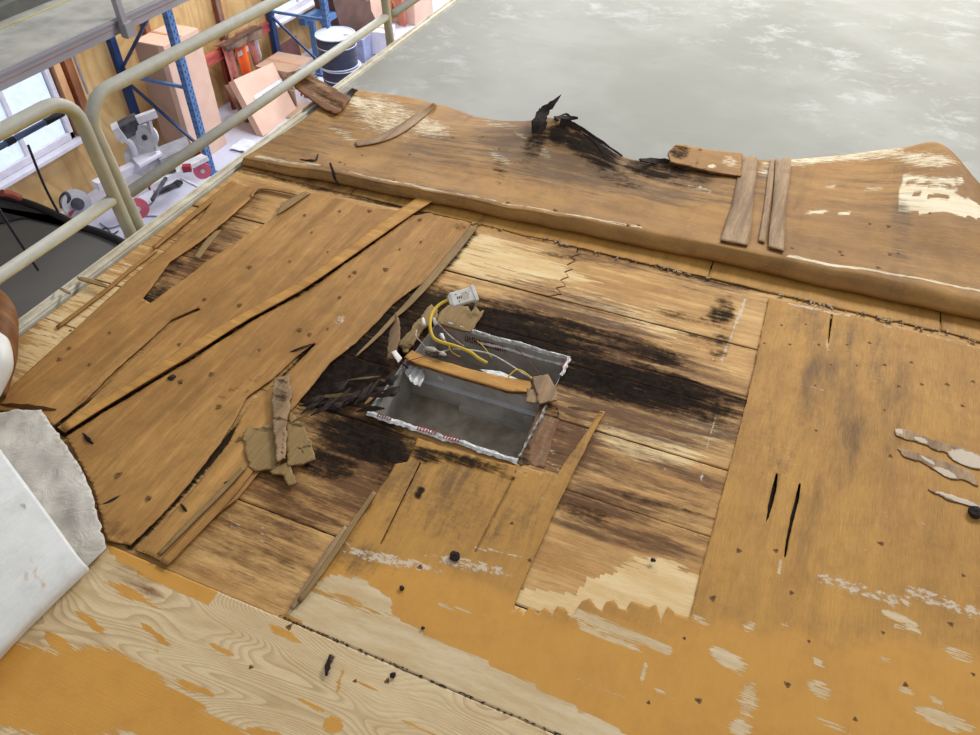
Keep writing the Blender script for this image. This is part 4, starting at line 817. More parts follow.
fl = sheet('fleece_backing', [(-60, 418), (0, 415), (20, 412), (42, 411), (48, 420), (55, 430), (66, 446), (75, 460), (86, 478), (95, 500), (96, 510), (103, 528), (101, 533), (106, 541), (108, 550), (98, 560), (88, 570), (60, 585), (-60, 600), (-120, 500)], 'fleece', z=.012, thick=.003, grid=.012, jit=.004,
           zf=lambda V: np.array([.012 * noise.noise(Vector((x * 9, y * 9, 2))) + .006 * noise.noise(Vector((x * 28, y * 22, 5))) + .008 for x, y, _ in V]))
tag(fl, 'crumpled grey-white fleece backing sticking out from under the membrane roll', 'fleece')
# the curl at the left edge of the frame
rows = []
for (zt, pts) in (((0), [(-40, 270), (-10, 283), (8, 297), (17, 315), (18, 335)]), ((1), [(-40, 330), (-16, 330), (2, 332), (14, 342), (16, 362)]), ((2), [(-40, 395), (-20, 390), (-5, 392), (4, 396), (5, 398)])):
    rows.append([U(x, y, z) for (x, y), z in zip(pts, {0: (.10, .13, .13, .10, .05), 1: (.12, .14, .14, .1, .04), 2: (.08, .09, .07, .04, .015)}[zt])])
cu = empty('curled_membrane', U(0, 380, .0), 'curled membrane end, brown veneer outside and white inside, at left frame edge', 'membrane')
loft('veneer_face', rows, 'burnt_board', cu, nu=8, nv=8, thick=.004, seed=2)
rows = [[U(x, y, z) for x, y, z in r] for r in ([(-40, 318, .14), (-14, 326, .15), (0, 333, .15), (8, 340, .14), (12, 352, .10)], [(-40, 350, .16), (-14, 352, .17), (2, 356, .16), (10, 362, .13), (12, 370, .09)], [(-40, 410, .1), (-24, 400, .1), (-10, 400, .09), (-2, 398, .07), (0, 396, .05)])]
loft('white_face', rows, 'white_membrane', cu, nu=8, nv=8, thick=.004, seed=3, rim='white_membrane')

# ================================================================== GUARD RAILS AND PLATFORM
RX = -2.25
def rail_panel(name, label, y0, y1, zt, zm, dzt=0, nofirst=False):
    t = empty(name, (RX, (y0 + y1) / 2, -.7), label, 'guard rail', 'guard rails along the roof edge'); r = .024; c = .11; zb = -.7
    lean = .075
    pts = ([] if nofirst else [(RX, y0 + lean, zb), (RX, y0 + lean * .42, 0), (RX, y0, zt - c)] + [(RX, y0 + c * (1 - math.cos(R_(a))), zt - c + c * math.sin(R_(a))) for a in range(15, 76, 15)]) + \
          [(RX, y0 + (c if not nofirst else 0), zt), (RX, y1 - c, zt + dzt)] + [(RX, y1 - c * (1 - math.sin(R_(a))), zt + dzt - c + c * math.cos(R_(a))) for a in range(15, 91, 15)] + [(RX, y1 + .02, 0), (RX, y1 + lean * .9, zb)]
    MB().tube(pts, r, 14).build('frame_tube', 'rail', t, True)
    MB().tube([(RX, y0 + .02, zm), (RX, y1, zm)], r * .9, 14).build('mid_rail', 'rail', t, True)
    return t
rail_panel('guard_rail', 'yellow-grey tube guard rail, from the corner by the mitre saw to the drums', 1.785, 3.84, .462, .085, -.03)
rail_panel('guard_rail', 'yellow-grey tube guard rail at the left frame edge before the window', -.6, 1.750, .50, .10)
rail_panel('guard_rail', 'guard rail farthest along the roof edge, beside the drums and crate', 3.90, 5.8, .41, .075, 0, True)
cp = MB().tube([(RX - .06, 1.2, .43), (RX - .06, 1.73, .43)], .010, 12).build('blue_pipe', plain((92, 118, 158), .35, .3, c2=(60, 74, 104), scale=3)); tag(cp, 'dark blue pipe with black bands under the left guard rail', 'pipe')
for y0, y1 in ((1.66, 1.735), (1.50, 1.53)): 
    o = MB().tube([(RX - .06, y0, .43), (RX - .06, y1, .43)], .0115, 12).build('black_band', 'black_edge', cp)
s_ = cable([(RX - .05, 1.36, .46), (RX - .1, 1.40, .38), (RX - .3, 1.52, .15), (RX - .7, 1.78, -.3), (RX - .95, 1.95, -.62)], .006, 'strap', 'black_edge'); tag(s_, 'black strap hanging from the blue pipe down to the grey panel', 'strap')
s_ = cable([UX(28, 145, -3.2), UX(44, 185, -3.2), UX(58, 212, -3.2)], .006, 'strap', 'black_edge'); tag(s_, 'second thin black strap beside the first at the grey panel', 'strap')

pf = empty('work_platform', (-4.2, 3.2, -.1), 'grey work platform with a worn deck and metal fascia, top left', 'platform')
X0 = -3.6
ZT = UX(0, 70, X0)[2]; ZB = UX(0, 90, X0)[2]; YX = U(0, 29, ZT)[0]
MB().box(((X0 + YX - .2) / 2, 3.4, ZT - .015), (X0 - YX + .2, 4.4, .03)).build('platform_deck', 'deck_grey', pf)
MB().box((X0 + .008, 3.4, (ZT + ZB) / 2), (.016, 4.4, ZT - ZB)).box((X0 + .012, 3.4, ZT - .012), (.026, 4.4, .012)).build('fascia', 'fascia', pf)
MB().box((X0 + .018, 3.4, ZT - .045), (.004, 4.4, .003)).build('red_line', plain((176, 130, 130), .6), pf)
MB().box((YX, 3.4, ZT + .002), (.014, 4.4, .004)).build('yellow_line', plain((196, 184, 130), .7), pf)
MB().box((YX - .12, 3.4, ZT + .03), (.06, 4.4, .07)).build('toe_board', plain((110, 110, 106), .7), pf)
b = UX(124, 28, X0 + .04)
MB().box((X0 + .045, b[1], b[2] + .45), (.035, .035, 1.0)).build('platform_post', 'fascia', pf)
MB().box((X0 + .055, b[1] + .005, b[2] - .005), (.05, .06, .075)).build('post_socket', 'fascia', pf)
tb = MB().box((YX - .80, 3.0, .02), (1.0, 3, .1)).box((YX - .6, 2.9, .12), (.3, .5, .12)).build('covered_load', plain((96, 98, 92), .85, c2=(66, 68, 64), scale=5)); tag(tb, 'dark covered load behind the toe board of the work platform', 'tarpaulin')

# dark grey panel with a black edge
gp = empty('dark_panel', U(50, 300, -.82), 'curved dark grey panel with thick black edge, left of the roof edge', 'panel')
z = -.8
arc = [(-60, 196), (-20, 196), (0, 198), (20, 202), (40, 209), (60, 218), (78, 227), (100, 234), (125, 245), (150, 262), (170, 275)]
out = [U(x, y, z) for x, y in arc]
low = [U(x, y, z) for x, y in ((170, 330), (60, 420), (-60, 420))]
MB().prism(out + low, -.05).build('panel_face', 'dark_grey_panel', gp)
e_ = MB().tube(crom([p + np.array([0, 0, .01]) for p in out], 5), .022, 10).build('black_edge', 'black_edge', gp, True)
arc2 = [(100, 235), (80, 228), (60, 221), (40, 212), (20, 204), (0, 200), (-60, 198), (-60, 238), (-20, 229), (0, 224), (20, 219), (45, 216), (75, 220)]
MB().prism([U(x, y, z + .006) for x, y in arc2], .004).build('black_band', 'black_edge', gp)
o = MB().tube(crom([UX(2, 193, -3.9), UX(10, 194, -3.9), UX(20, 198, -3.9)], 4), [.02] * 9, 8).build('red_handle', plain((168, 86, 70), .5)); tag(o, 'small red-brown handle above the dark panel', 'handle')

# ================================================================== THE SHOP: FLOOR, WALL, WINDOWS
FZ = -3.3; WX = -7.7
fl_ = MB().box((-5, 9, FZ - .05), (14, 34, .1)).build('floor', 'concrete_floor'); fl_['kind'] = 'structure'
wl = empty('wall_left', (WX - .1, 9, FZ), kind='structure')
# cladding sheets with gaps for two windows
W1 = (3.9, 5.93, -2.60, -1.0); W2 = (9.78, 12.2, -2.60, -1.0)
ysn = [-4, -1.6, 0.8, 3.2, 4.4, 6.1, 7.30, 8.62, 9.72, 11.0, 12.3, 14.6, 17, 19.4, 22]
for i in range(len(ysn) - 1):
    a, b = ysn[i], ysn[i + 1]
    zt = 1.2
    for (ws, we, wz0, wz1) in (W1, W2):
        if a < we and b > ws: zt = None; wz = (wz0, wz1); wr = (ws, we)
    if zt is not None: MB().box((WX - .03, (a + b) / 2, (FZ + 1.2) / 2), (.02, b - a - .008, 1.2 - FZ)).build('plywood_panel', 'ply_wall', wl)
    else:
        MB().box((WX - .03, (a + b) / 2, (FZ + wz[0]) / 2), (.02, b - a - .008, wz[0] - FZ)).build('plywood_panel', 'ply_wall', wl)
        MB().box((WX - .03, (a + b) / 2, (wz[1] + 1.2) / 2), (.02, b - a - .008, 1.2 - wz[1])).build('plywood_panel', 'ply_wall', wl)
        lo, hi = max(a, wr[0]), min(b, wr[1])
        if a < wr[0] - .02: MB().box((WX - .03, (a + wr[0]) / 2, (wz[0] + wz[1]) / 2), (.02, wr[0] - a, wz[1] - wz[0])).build('plywood_panel', 'ply_wall', wl)
        if b > wr[1] + .02: MB().box((WX - .03, (b + wr[1]) / 2, (wz[0] + wz[1]) / 2), (.02, b - wr[1], wz[1] - wz[0])).build('plywood_panel', 'ply_wall', wl)
MB().box((WX - .12, 9, -1), (.1, 34, 6)).build('wall_backing', 'card_dark', wl)
def window(name, ya, yb, za, zb, muls):
    wn = empty(name, (WX, (ya + yb) / 2, za), kind='structure')
    fr_ = MB(); t_ = .06
    fr_.box((WX, ya + t_ / 2, (za + zb) / 2), (.06, t_, zb - za)).box((WX, yb - t_ / 2, (za + zb) / 2), (.06, t_, zb - za)).box((WX, (ya + yb) / 2, za + .04), (.06, yb - ya, .08)).box((WX, (ya + yb) / 2, zb - .03), (.06, yb - ya, .06))
    for m_ in muls: fr_.box((WX - .005, m_, (za + zb) / 2), (.05, .055, zb - za))
    fr_.box((WX - .01, (ya + yb) / 2, za + .42), (.03, yb - ya, .03))
    bevel(fr_.build('window_frame', 'white_paint', wn), .006)
    ed = [ya + t_] + list(muls) + [yb - t_]
    for k in range(len(ed) - 1): MB().box((WX - .015, (ed[k] + ed[k + 1]) / 2, (za + zb) / 2), (.006, ed[k + 1] - ed[k] - .03, zb - za - .1)).build('pane', 'window_day', wn)
    MB().box((WX + .06, (ya + yb) / 2 , za - .02), (.16, yb - ya + .12, .035)).build('window_sill', 'white_paint', wn)
window('window_1', W1[0], W1[1] - .12, W1[2], W1[3], [4.55, 5.17])
window('window_2', W2[0], W2[1], W2[2], W2[3], [10.5, 11.3])
for i, (y, w_, m_) in enumerate([(5.90, .09, 'stud_light'), (6.06, .10, 'stud'), (7.32, .08, 'stud'), (8.66, .09, 'stud'), (9.70, .07, 'stud'), (12.32, .09, 'stud')]):
    MB().box((WX + .02, y, (FZ + 1.2) / 2 + (.35 if i < 2 else 0)), (.08, w_, 1.2 - FZ - (.7 if i < 2 else 0))).build('stud', m_, wl)
def cond(y, z0, z1, label):
    o = MB().tube([(WX + .09, y, z0), (WX + .09, y, z1)], .016, 10).build('conduit', 'silver', None, True); tag(o, label, 'conduit'); return o
cond(6.13, -2.2, 1.0, 'thin grey conduit on the stud right of the near window'); cond(UX(228, 50, WX + .09)[1], -2.55, 1.0, 'grey conduit running down to the white socket box')
p = UX(234, 62, WX + .1); o = MB().box(p, (.07, .10, .14)).build('socket_box', 'white_paint'); bevel(o, .01); tag(o, 'white socket box on the plywood wall above the red beam', 'socket'); bpy.context.view_layer.update()
o2 = MB().box(p + np.array([.037, 0, .02]), (.004, .03, .03)).box(p + np.array([.037, 0, -.03]), (.004, .03, .03)).build('socket_face', 'dark_slot', o)

# ------------------------------------------------------------------ pallet racks
def upright(y, xf, xr, ztop, label, hz, dg):
    t = empty('rack_frame', ((xf + xr) / 2, y, FZ), label, 'rack', 'blue pallet rack frames')
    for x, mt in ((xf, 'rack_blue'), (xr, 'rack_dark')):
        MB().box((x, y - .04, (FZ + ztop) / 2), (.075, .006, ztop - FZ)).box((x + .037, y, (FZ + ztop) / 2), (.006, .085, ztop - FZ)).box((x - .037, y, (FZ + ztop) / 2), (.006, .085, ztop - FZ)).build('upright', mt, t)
        sl = MB(); n = int((ztop - FZ) / .075)
        for k in range(n):
            z = FZ + .1 + k * .075
            sl.box((x - .018 , y - .044, z), (.012, .003, .03)).box((x + .018, y - .044, z), (.012, .003, .03)).box((x + .041, y - .012, z), (.003, .018, .028)).box((x + .041, y + .02, z + .03), (.003, .014, .024))
        if x == xf: sl.build('upright_slots', 'slot', t)['kind'] = 'stuff'
        MB().box((x, y, FZ + .006), (.13, .13, .012)).build('foot_plate', mt, t)
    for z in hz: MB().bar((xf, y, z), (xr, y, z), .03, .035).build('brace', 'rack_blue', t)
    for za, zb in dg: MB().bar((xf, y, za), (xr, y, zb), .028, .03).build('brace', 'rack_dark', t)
    return t
upright(6.70, -6.65, -7.62, -.9, 'blue perforated rack frame between tall carton and mitre saw', (-2.2, -3.12, -1.1), ((-3.0, -2.25), (-1.15, -2.15)))
upright(9.45, -6.5, -7.45, -.9, 'blue perforated rack frame in front of the drums', (-2.3, -3.12, -1.1), ((-3.1, -2.35), (-1.15, -2.25)))
rb = empty('red_beam', (-7.5, 8.2, -2.9), 'dusty red rack beam along the wall, draped with rags and a vest', 'beam')
pa_, pb_ = UX(205, 62, -7.48), UX(275, 24, -7.48); zb_ = (pa_[2] + pb_[2]) / 2; YB_ = pb_[1] - 1.15
MB().box((-7.5, YB_, zb_), (.05, 2.3, .13)).box((-7.47, YB_, zb_ + .045), (.012, 2.3, .03)).box((-7.47, YB_, zb_ - .045), (.012, 2.3, .03)).build('beam_body', 'beam_red', rb)
q_ = UX(226, 70, -7.5); MB().box((-7.5, q_[1], (FZ + zb_) / 2), (.06, .08, zb_ - FZ)).build('beam_leg', plain((128, 58, 54), .6), rb)

def drape(name, y0, y1, ztop, drop, mat, label, cat, x=-7.44, seed=0, n=14, taper=.1):
    V = []; m_ = 10
    for j in range(m_):
        t_ = j / (m_ - 1)
        for i in range(n):
            s_ = i / (n - 1); yy = y0 + (y1 - y0) * (s_ + (.5 - s_) * taper * t_ * 2)
            V.append((x + .03 * math.sin(s_ * 9 + seed) * (.3 + t_) + .02, yy, ztop - t_ * drop * (1 + .25 * math.sin(s_ * 5 + seed * 2)) + (.03 if j == 0 else 0)))
    F = [(j * n + i, j * n + i + 1, (j + 1) * n + i + 1, (j + 1) * n + i) for j in range(m_ - 1) for i in range(n - 1)]
    V += [(x - .12, v[1], v[2] - .01) for v in V[:n]]; k = m_ * n
    F += [(i, i + 1, k + i + 1, k + i) for i in range(n - 1)]
    o = mesh_obj(name, V, F, mat, None, True); m = o.modifiers.new('thickness', 'SOLIDIFY'); m.thickness = .008; tag(o, label, cat); return o
zt_ = zb_ + .085
def yy(x, y): return UX(x, y, -7.44)[1]
drape('rag', yy(221, 50), yy(232, 46), zt_, .62, 'pink_rag', 'faded pink rag hanging at the left end of the red beam', 'rag', seed=1)
v_ = drape('safety_vest', yy(230, 46), yy(243, 40), zt_, .58, 'orange', 'bright orange safety vest with a silver band on the red beam', 'vest', x=-7.40, seed=2, taper=.05)
bpy.context.view_layer.update()
zz = zt_ - .12; MB().box((-7.375, (yy(230, 46) + yy(243, 40)) / 2, zz - .03), (.012, abs(yy(243, 40) - yy(230, 46)) * .92, .07)).build('reflective_band', 'silver', v_)
drape('rag', yy(243, 40), yy(258, 32), zt_, .40, 'pink_rag', 'pale pink towel hanging right of the orange vest', 'rag', seed=3, taper=.35)
drape('rag', yy(250, 37), yy(254, 35), zt_ - .1, .3, 'white_paint', 'small white and red cloth tip under the pale pink towel', 'rag', seed=4, x=-7.40, taper=.5)
drape('rag', yy(220, 52), yy(257, 32), zt_ + .02, .08, plain((146, 122, 104), .9, c2=(110, 88, 78), scale=12), 'rumpled brown rag bundled along top of the red beam', 'rag', seed=5, x=-7.36)

# ------------------------------------------------------------------ cartons
def obox(c, sx, sy, sz, rz, tilt=0, axis='Y'):
    Rz_ = Matrix.Rotation(R_(rz), 3, 'Z') @ Matrix.Rotation(R_(tilt), 3, axis); return Rz_
def carton(name, c, dims, rz, label, mat='card', tilt=0, axis='Y', cat='box', side=None):
    Rm_ = obox(c, *dims, rz, tilt, axis); sx, sy, sz = dims; c = Vector(c)
    t = empty(name, c - Vector((0, 0, sz / 2)), label, cat)
    bevel(MB().box(c, dims, Rm_).build('carton_body', mat, t), .006)
    MB().box(c + Rm_ @ Vector((0, 0, sz / 2 + .0015)), (sx * .98, .05, .003), Rm_).build('packing_tape', 'tape', t)
    if side: MB().box(c + Rm_ @ Vector((-sx * .1, -sy / 2 - .0015, 0)), (sx * .8, .003, sz * .98), Rm_).build('shaded_side', side, t)  # darker panel puts the shade of the less-lit side into colour
    return t, c, Rm_
def bevel_(o): return o
def quad_box(name, pts, depth, mat, label, cat, parent=None):
    """a thick slab whose visible face has the given corners, thickened away from the camera"""
    P = [np.array(p, float) for p in pts]; n_ = np.cross(P[1] - P[0], P[2] - P[0]); n_ /= np.linalg.norm(n_)
    if n_[0] > 0: n_ = -n_
    o = MB().prism(P, depth, n_).build(name, mat, parent)
    if not parent: tag(o, label, cat)
    return o
# tall cartons behind the first frame
XC_ = -6.95
ya = 6.80; yb = 7.42; zt1 = -1.80
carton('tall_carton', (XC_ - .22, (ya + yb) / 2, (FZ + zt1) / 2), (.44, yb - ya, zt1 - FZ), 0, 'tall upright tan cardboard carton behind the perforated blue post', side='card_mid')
# leaning carton with a label
lc = empty('leaning_carton', (-6.8, 8.1, FZ), 'flat tan carton leaning back with a white printed label band', 'box')
q4 = [UX(233.5, 80, -6.98), UX(272.6, 62.5, -6.98), UX(299.6, 115, -6.62), UX(263, 136, -6.62)]
quad_box('carton_body', q4, .1, 'card', '', '', lc)
qf = lambda u, v: (q4[0] * (1 - u) + q4[1] * u) * (1 - v) + (q4[3] * (1 - u) + q4[2] * u) * v + np.array([.004, 0, .002])
MB().prism([qf(.22, .36), qf(1.0, .30), qf(1.0, .46), qf(.22, .52)], .002, (1, 0, .4)).build('label_band', 'label', lc)
tx = MB()
for k in range(7): u = .42 + .055 * k; v = .44 - .004 * k; tx.prism([qf(u, v - .04) + np.array([.003, 0, .001]), qf(u + .035, v - .04) + np.array([.003, 0, .001]), qf(u + .035, v + .03) + np.array([.003, 0, .001]), qf(u, v + .03) + np.array([.003, 0, .001])], .001, (1, 0, .4))
tx.build('blue_print', plain((120, 130, 200), .6), lc)
o = quad_box('brown_board', [UX(225, 86, -7.24), UX(246, 78, -7.24), UX(262, 118, -7.1), UX(256, 136, -7.0)], .04, 'card_dark', 'dark brown board leaning behind the label carton', 'board')
# printed cartons
def stk(c, d, label, mat='card_mid'):
    t, c, Rm_ = carton('printed_carton', c, d, 0, label, mat)
    MB().box(c + Vector((d[0] / 2 + .002, 0, 0)), (.003, d[1] * .96, d[2] * .94)).build('printed_side', plain((226, 222, 226), .6), t)
    g = MB(); g.box(c + Vector((d[0] / 2 + .005, -d[1] * .22, .03)), (.003, .09, .05), Matrix.Rotation(.4, 3, 'X')).box(c + Vector((d[0] / 2 + .005, -d[1] * .1, -.05)), (.003, .10, .04), Matrix.Rotation(-.5, 3, 'X')); g.build('red_logo', 'red_print', t)
    g = MB()
    for k in range(6): g.box(c + Vector((d[0] / 2 + .005, d[1] * (.02 + .06 * k), .04)), (.003, .028, .035))
    g.build('grey_lettering', plain((150, 140, 150), .6), t); return t
stk((-7.0, 9.0, FZ + .125), (.62, .60, .25), 'lower white-sided carton with red print, under the second one')
stk((-7.02, 9.02, FZ + .375), (.60, .58, .24), 'upper white-sided carton with red print, right of the leaning carton')
_p = UX(289, 53, -7.42)
o = MB().box((-7.42, _p[1], _p[2]), (.03, .52, .34), Matrix.Rotation(-.12, 3, 'Y')).build('cardboard_sheet', plain((128, 88, 84), .8)); tag(o, 'dark maroon cardboard sheet standing behind the printed cartons', 'cardboard')
o = MB().box((-6.7, 8.6, FZ + .012), (.5, .5, .02), Matrix.Rotation(.4, 3, 'Z')).build('cardboard_sheet', 'card_mid'); tag(o, 'flat grey cardboard sheet on floor before the printed cartons', 'cardboard')

# ------------------------------------------------------------------ drums
def drum(c, r, h, label, dz0=0):
    FZ = -3.3 + dz0
    t = empty('drum', (c[0], c[1], FZ), label, 'drum', 'drums by the far rack frame')
    MB().lathe((c[0], c[1], FZ), [(r * .96, 0), (r, .02), (r, h * .3), (r * 1.03, h * .33), (r, h * .36), (r, h * .64), (r * 1.03, h * .67), (r, h * .7), (r, h * .97)], 32).build('barrel', 'drum', t, True)
    MB().lathe((c[0], c[1], FZ), [(r * 1.04, h * .965), (r * 1.05, h * .985), (r * 1.04, h), (r * .98, h), (r * .97, h * .975), (.01, h * .975)], 32).build('lid', 'drum_lid', t, False)
    MB().lathe((c[0] + r * .55, c[1] + .05, FZ), [(.035, h * .975), (.035, h), (.01, h)], 12).build('bung', 'silver', t)
    MB().lathe((c[0], c[1], FZ), [(r * 1.02, h * .02), (r * 1.05, h * .04), (r * 1.03, h * .06)], 32).build('hoop', 'drum_lid', t)
    MB().lathe((c[0], c[1], FZ), [(r * 1.02, h * .655), (r * 1.045, h * .67), (r * 1.02, h * .685)], 32).build('hoop', 'drum_lid', t)
d1 = U(335, 33, FZ + .92)
drum(d1[:2], .27, .44, 'upper dark drum with pale lid, standing on the lower drum', .475)
drum(d1[:2] + np.array([.01, .03]), .275, .47, 'lower dark drum under the lidded one, behind blue post')
# blue trestle
tt = empty('trestle', (-7.1, 9.95, FZ), 'blue metal trestle standing between the wall and drums', 'trestle')
a1, a2 = Vector(UX(302, 22, -7.2)), Vector(UX(320, 12, -7.2))
MB().bar(a1, a2, .1, .1).build('top_beam', 'rack_blue', tt)
MB().bar(a1 + Vector((.1, .1, 0)), (a1.x + .2, a1.y - .05, FZ), .09, .05).build('leg', 'rack_blue', tt); MB().bar(a2, (a2.x, a2.y + .2, FZ), .06, .05).build('leg', 'rack_blue', tt)
MB().bar(a1 + Vector((.25, .15, .0)), a2 + Vector((.25, .15, .0)), .09, .09).build('top_beam', 'rack_blue', tt)
# dark crate, light boards and far clutter
Xc = -6.9
ck = empty('timber_crate', (-7.0, 11.3, FZ), 'dark brown and pale timber crate tilted behind the drums', 'crate')
quad_box('dark_board', [UX(325, -25, Xc), UX(362, -8, Xc), UX(392, 52, Xc), UX(372, 60, Xc), UX(340, 25, Xc)], .35, 'brown_crate', '', '', ck)
quad_box('pale_face', [UX(352, -20, Xc - .1), UX(379, -20, Xc - .1), UX(385, 30, Xc - .1), UX(372, 28, Xc - .1)], .3, 'card', '', '', ck)
quad_box('brown_bar', [UX(364, 2, Xc - .02), UX(370, 0, Xc - .02), UX(372, 16, Xc - .02), UX(367, 17, Xc - .02)], .04, 'brown_crate', '', '', ck)
quad_box('crate_base', [UX(355, 52, Xc + .02), UX(384, 35, Xc + .02), UX(386, 60, Xc + .02), UX(362, 70, Xc + .02)], .3, 'brown_crate', '', '', ck)
p = U(366, 58, FZ + .15)
t, c, Rm_ = carton('white_carton', (-6.55, 11.0, FZ + .2), (.34, .38, .36), 8, 'small white carton with a dark hand hole, right of the drums', 'white_paint')
MB().box(c + Rm_ @ Vector((.172, 0, .04)), (.004, .07, .035), Rm_).build('hand_hole', 'dark_slot', t)
carton('grey_bin', (-6.75, 10.62, FZ + .18), (.3, .3, .36), 4, 'blue-grey plastic bin between the drums and the white carton', plain((150, 158, 190), .5), cat='bin')
o = quad_box('orange_board', [UX(387, 0, -7.0), UX(396, -2, -7.0), UX(400, 14, -7.0), UX(387, 24, -7.0)], .03, plain((232, 156, 92), .6), 'orange plywood board leaning behind the far guard rail post', 'board')
for i, (x0, y0_, x1, y1_, c_, lb) in enumerate([(398, -10, 406, 45, (206, 128, 108), 'reddish timber post standing beyond the guard rail'), (392, -12, 402, 22, (224, 180, 150), 'pale diagonal timber beyond the guard rail'), (405, -10, 410, 30, (110, 140, 190), 'blue metal post beyond the reddish timber')]):
    a_ = UX(x0, y0_, -6.8 - .1 * i); b_ = UX(x1, y1_, -6.8 - .1 * i); o = MB().bar(a_, b_, .12, .06).build('timber_post', plain(c_, .6)); tag(o, lb, 'post')
o = carton('pink_carton', (-6.85, 12.6, FZ + .25), (.5, .7, .5), 0, 'pale pink carton beyond the guard rail post', 'card')[0]
dr = empty('door_1', (-7.0, 16.2, FZ), kind='structure')
MB().box((-5.5, 19.0, FZ + 2.0), (6, .1, 4.2)).build('door_opening', 'door_day', dr)
wf = MB().box((-4, 19.2, -.5), (12, .1, 5.8)).build('wall_back', 'white_paint'); wf['kind'] = 'structure'

# ------------------------------------------------------------------ tools
def bar(p, q, w1, w2): return MB().bar(p, q, w1, w2)
mt = empty('tool_stand', (-6.95, 5.9, FZ), 'folding mitre saw stand with long white fence beams and red clamps', 'tool stand')
def G(x, y, z): return Vector(U(x, y, z))
zt = FZ + .62
MB().bar(G(96, 186, zt), G(160, 154, zt), .11, .09).build('fence_beam', 'white_paint', mt)
MB().bar(G(128, 196, zt - .05), G(205, 157, zt - .05), .12, .05).build('support_beam', 'grey_tool', mt)
MB().bar(G(140, 190, zt - .12), G(200, 160, zt - .12), .05, .06).build('support_beam', 'silver', mt)
MB().prism([G(150, 150, zt + .05), G(186, 136, zt + .05), G(190, 146, zt + .05), G(160, 160, zt + .05)], -.04).build('stand_table', plain((150, 150, 158), .5), mt)
for (x, y) in ((112, 192), (146, 186), (187, 168), (197, 152)):
    MB().box(G(x, y, zt - .03), (.09, .07, .07), Matrix.Rotation(.6, 3, 'Z')).build('red_clamp', plain((150, 44, 60), .5), mt)
for (x, y, x2, y2) in ((124, 212, 126, 236), (180, 178, 208, 192), (108, 190, 114, 200), (160, 172, 163, 182)):
    MB().bar(G(x, y, zt - .1), G(x2, y2, zt - .3), .025, .025).build('leg', 'silver', mt)
for (x, y, r) in ((202, 170, .10), (137, 208, .12)):
    d_ = G(x, y, zt - .2); nn = (Vector((0, 0, CAM_H)) - d_).normalized()
    nn = (nn + Vector((.4, -.2, -.4))).normalized()
    MB().tube([d_, d_ + nn * .03], r, 20).build('red_wheel', plain((200, 100, 116), .5, c2=(176, 76, 96)), mt)
    MB().tube([d_ + nn * .03, d_ + nn * .04], r * .25, 10).build('wheel_hub', 'silver', mt)
for pts in ([(152, 200), (158, 188), (166, 178)], [(166, 172), (172, 168), (176, 170)]): MB().bar(G(*pts[0], zt), G(*pts[2], zt), .03, .03).build('handle', 'dark_tool', mt)
ms = empty('mitre_saw', (-7.1, 5.8, zt), 'white and grey mitre saw with round blade guard, under the corner of the guard rail', 'saw')
MB().bar(G(119, 132, zt + .38), G(140, 121, zt + .42), .15, .15).build('motor', 'dark_tool', ms)
MB().bar(G(116, 134, zt + .38), G(122, 131, zt + .40), .17, .17).build('motor_cap', 'grey_tool', ms)
g0 = G(146, 136, zt + .28); gn = Vector((.45, -.75, .2)).normalized()
MB().tube([g0, g0 + gn * .05], .135, 28).build('blade_guard', 'grey_tool', ms); MB().tube([g0 + gn * .05, g0 + gn * .06], .10, 24).build('guard_plate', 'silver', ms)
MB().tube([g0 + gn * .06, g0 + gn * .075], .03, 10).build('blade_bolt', 'dark_tool', ms)
MB().tube(crom([G(117, 137, zt + .35), G(126, 139, zt + .3), G(133, 147, zt + .2), G(136, 158, zt + .05)], 4), .035, 10).build('pivot_arm', 'white_paint', ms, True)
MB().bar(G(137, 120, zt + .52), G(156, 113, zt + .54), .06, .08).build('handle', 'silver', ms); MB().bar(G(140, 123, zt + .48), G(155, 116, zt + .50), .04, .03).build('handle_grip', 'dark_tool', ms)
MB().bar(G(148, 118, zt + .5), G(156, 150, zt + .12), .04, .04).build('hose_arm', 'silver', ms)
MB().tube([G(144, 158, zt + .0), G(144, 158, zt + .05)], .2, 24).build('saw_base', 'grey_tool', ms)
MB().prism([G(133, 160, zt + .06), G(158, 148, zt + .06), G(162, 156, zt + .06), G(140, 168, zt + .06)], .03).build('turntable', 'white_paint', ms)
cs = empty('circular_saw', UX(72, 205, -7.3), 'grey circular saw with black handle on the floor by the plywood wall', 'saw')
c0 = G(75, 203, FZ + .16); gn = Vector((.85, -.3, .2)).normalized()
MB().tube([c0, c0 + gn * .06], .16, 24).build('blade_guard', 'silver', cs); MB().tube([c0 + gn * .06, c0 + gn * .10], .07, 14).build('motor', 'dark_tool', cs)
MB().tube(crom([G(62, 208, FZ + .18), G(61, 199, FZ + .25), G(66, 193, FZ + .32), G(69, 199, FZ + .25), G(63, 207, FZ + .18)], 4), .022, 8).build('handle', 'dark_tool', cs, True)
MB().bar(G(68, 214, FZ + .1), G(80, 208, FZ + .1), .05, .05).build('red_trigger_block', plain((176, 60, 84), .5), cs)
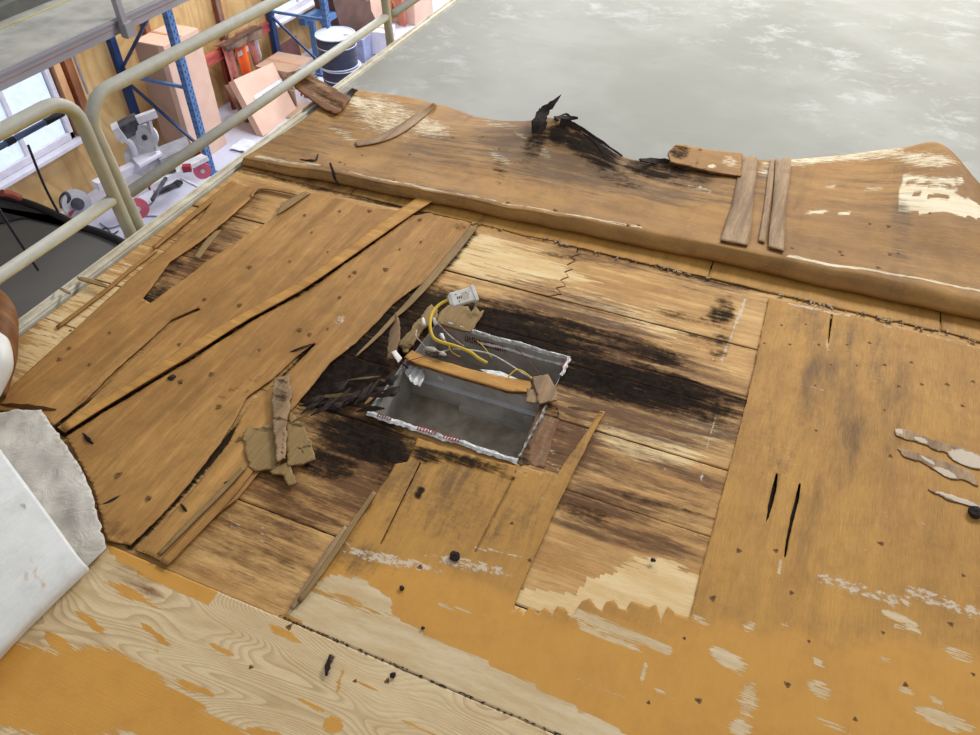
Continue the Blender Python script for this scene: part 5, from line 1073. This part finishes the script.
MB().prism([G(62, 216, FZ + .03), G(84, 203, FZ + .03), G(88, 208, FZ + .03), G(68, 222, FZ + .03)], .01).build('sole_plate', 'white_paint', cs)
def cord(pts, label, r=.008, mat='dark_tool'):
    o = cable([G(x, y, FZ + .012) for x, y in pts], r, 'power_cord', mat, None, 6, 6); tag(o, label, 'cord')
cord([(100, 223), (108, 228), (118, 226), (126, 222), (134, 218), (150, 216), (164, 217)], 'thin grey cord snaking over the floor below the saw stand', mat=plain((130, 136, 160), .5))
cord([(98, 232), (106, 228), (112, 234), (118, 231)], 'dark tangled cord on the floor near the dark panel edge')
cord([(140, 208), (148, 206), (155, 198), (154, 190)], 'looped grey cord under the saw stand beams', mat=plain((120, 120, 134), .5))
o = MB().bar(G(158, 192, FZ + .04), G(176, 184, FZ + .04), .06, .03).box(G(178, 183, FZ + .04), (.08, .08, .04)).build('clamp_tool', 'dark_tool'); tag(o, 'black bar tool lying on the pale floor beneath the saw stand', 'tool')
o = MB().bar(G(124, 212, FZ + .5), G(127, 244, FZ), .03, .03).build('stand_leg', 'silver'); tag(o, 'thin silver leg standing beside the guard rail post', 'leg')
pp = MB(); random.seed(2)
V = [(random.uniform(-.14, .14), random.uniform(-.12, .12), random.uniform(0, .03)) for _ in range(26)]
import bmesh
bm = bmesh.new()
for k in range(7):
    for j in range(7): bm.verts.new(((k - 3) * .05, (j - 3) * .05, .012 + .022 * noise.noise(Vector((k * .9, j * .8, 2)))))
bm.verts.ensure_lookup_table()
for k in range(6):
    for j in range(6): bm.faces.new([bm.verts[k * 7 + j], bm.verts[(k + 1) * 7 + j], bm.verts[(k + 1) * 7 + j + 1], bm.verts[k * 7 + j + 1]])
me = bpy.data.meshes.new('plastic_bag'); bm.to_mesh(me); bm.free(); o = bpy.data.objects.new('plastic_bag', me); COL.objects.link(o); o.location = G(246, 146, FZ + .02); me.materials.append(M['label'])
m = o.modifiers.new('thickness', 'SOLIDIFY'); m.thickness = .004; tag(o, 'crumpled clear plastic bag on the floor between the cartons', 'bag')
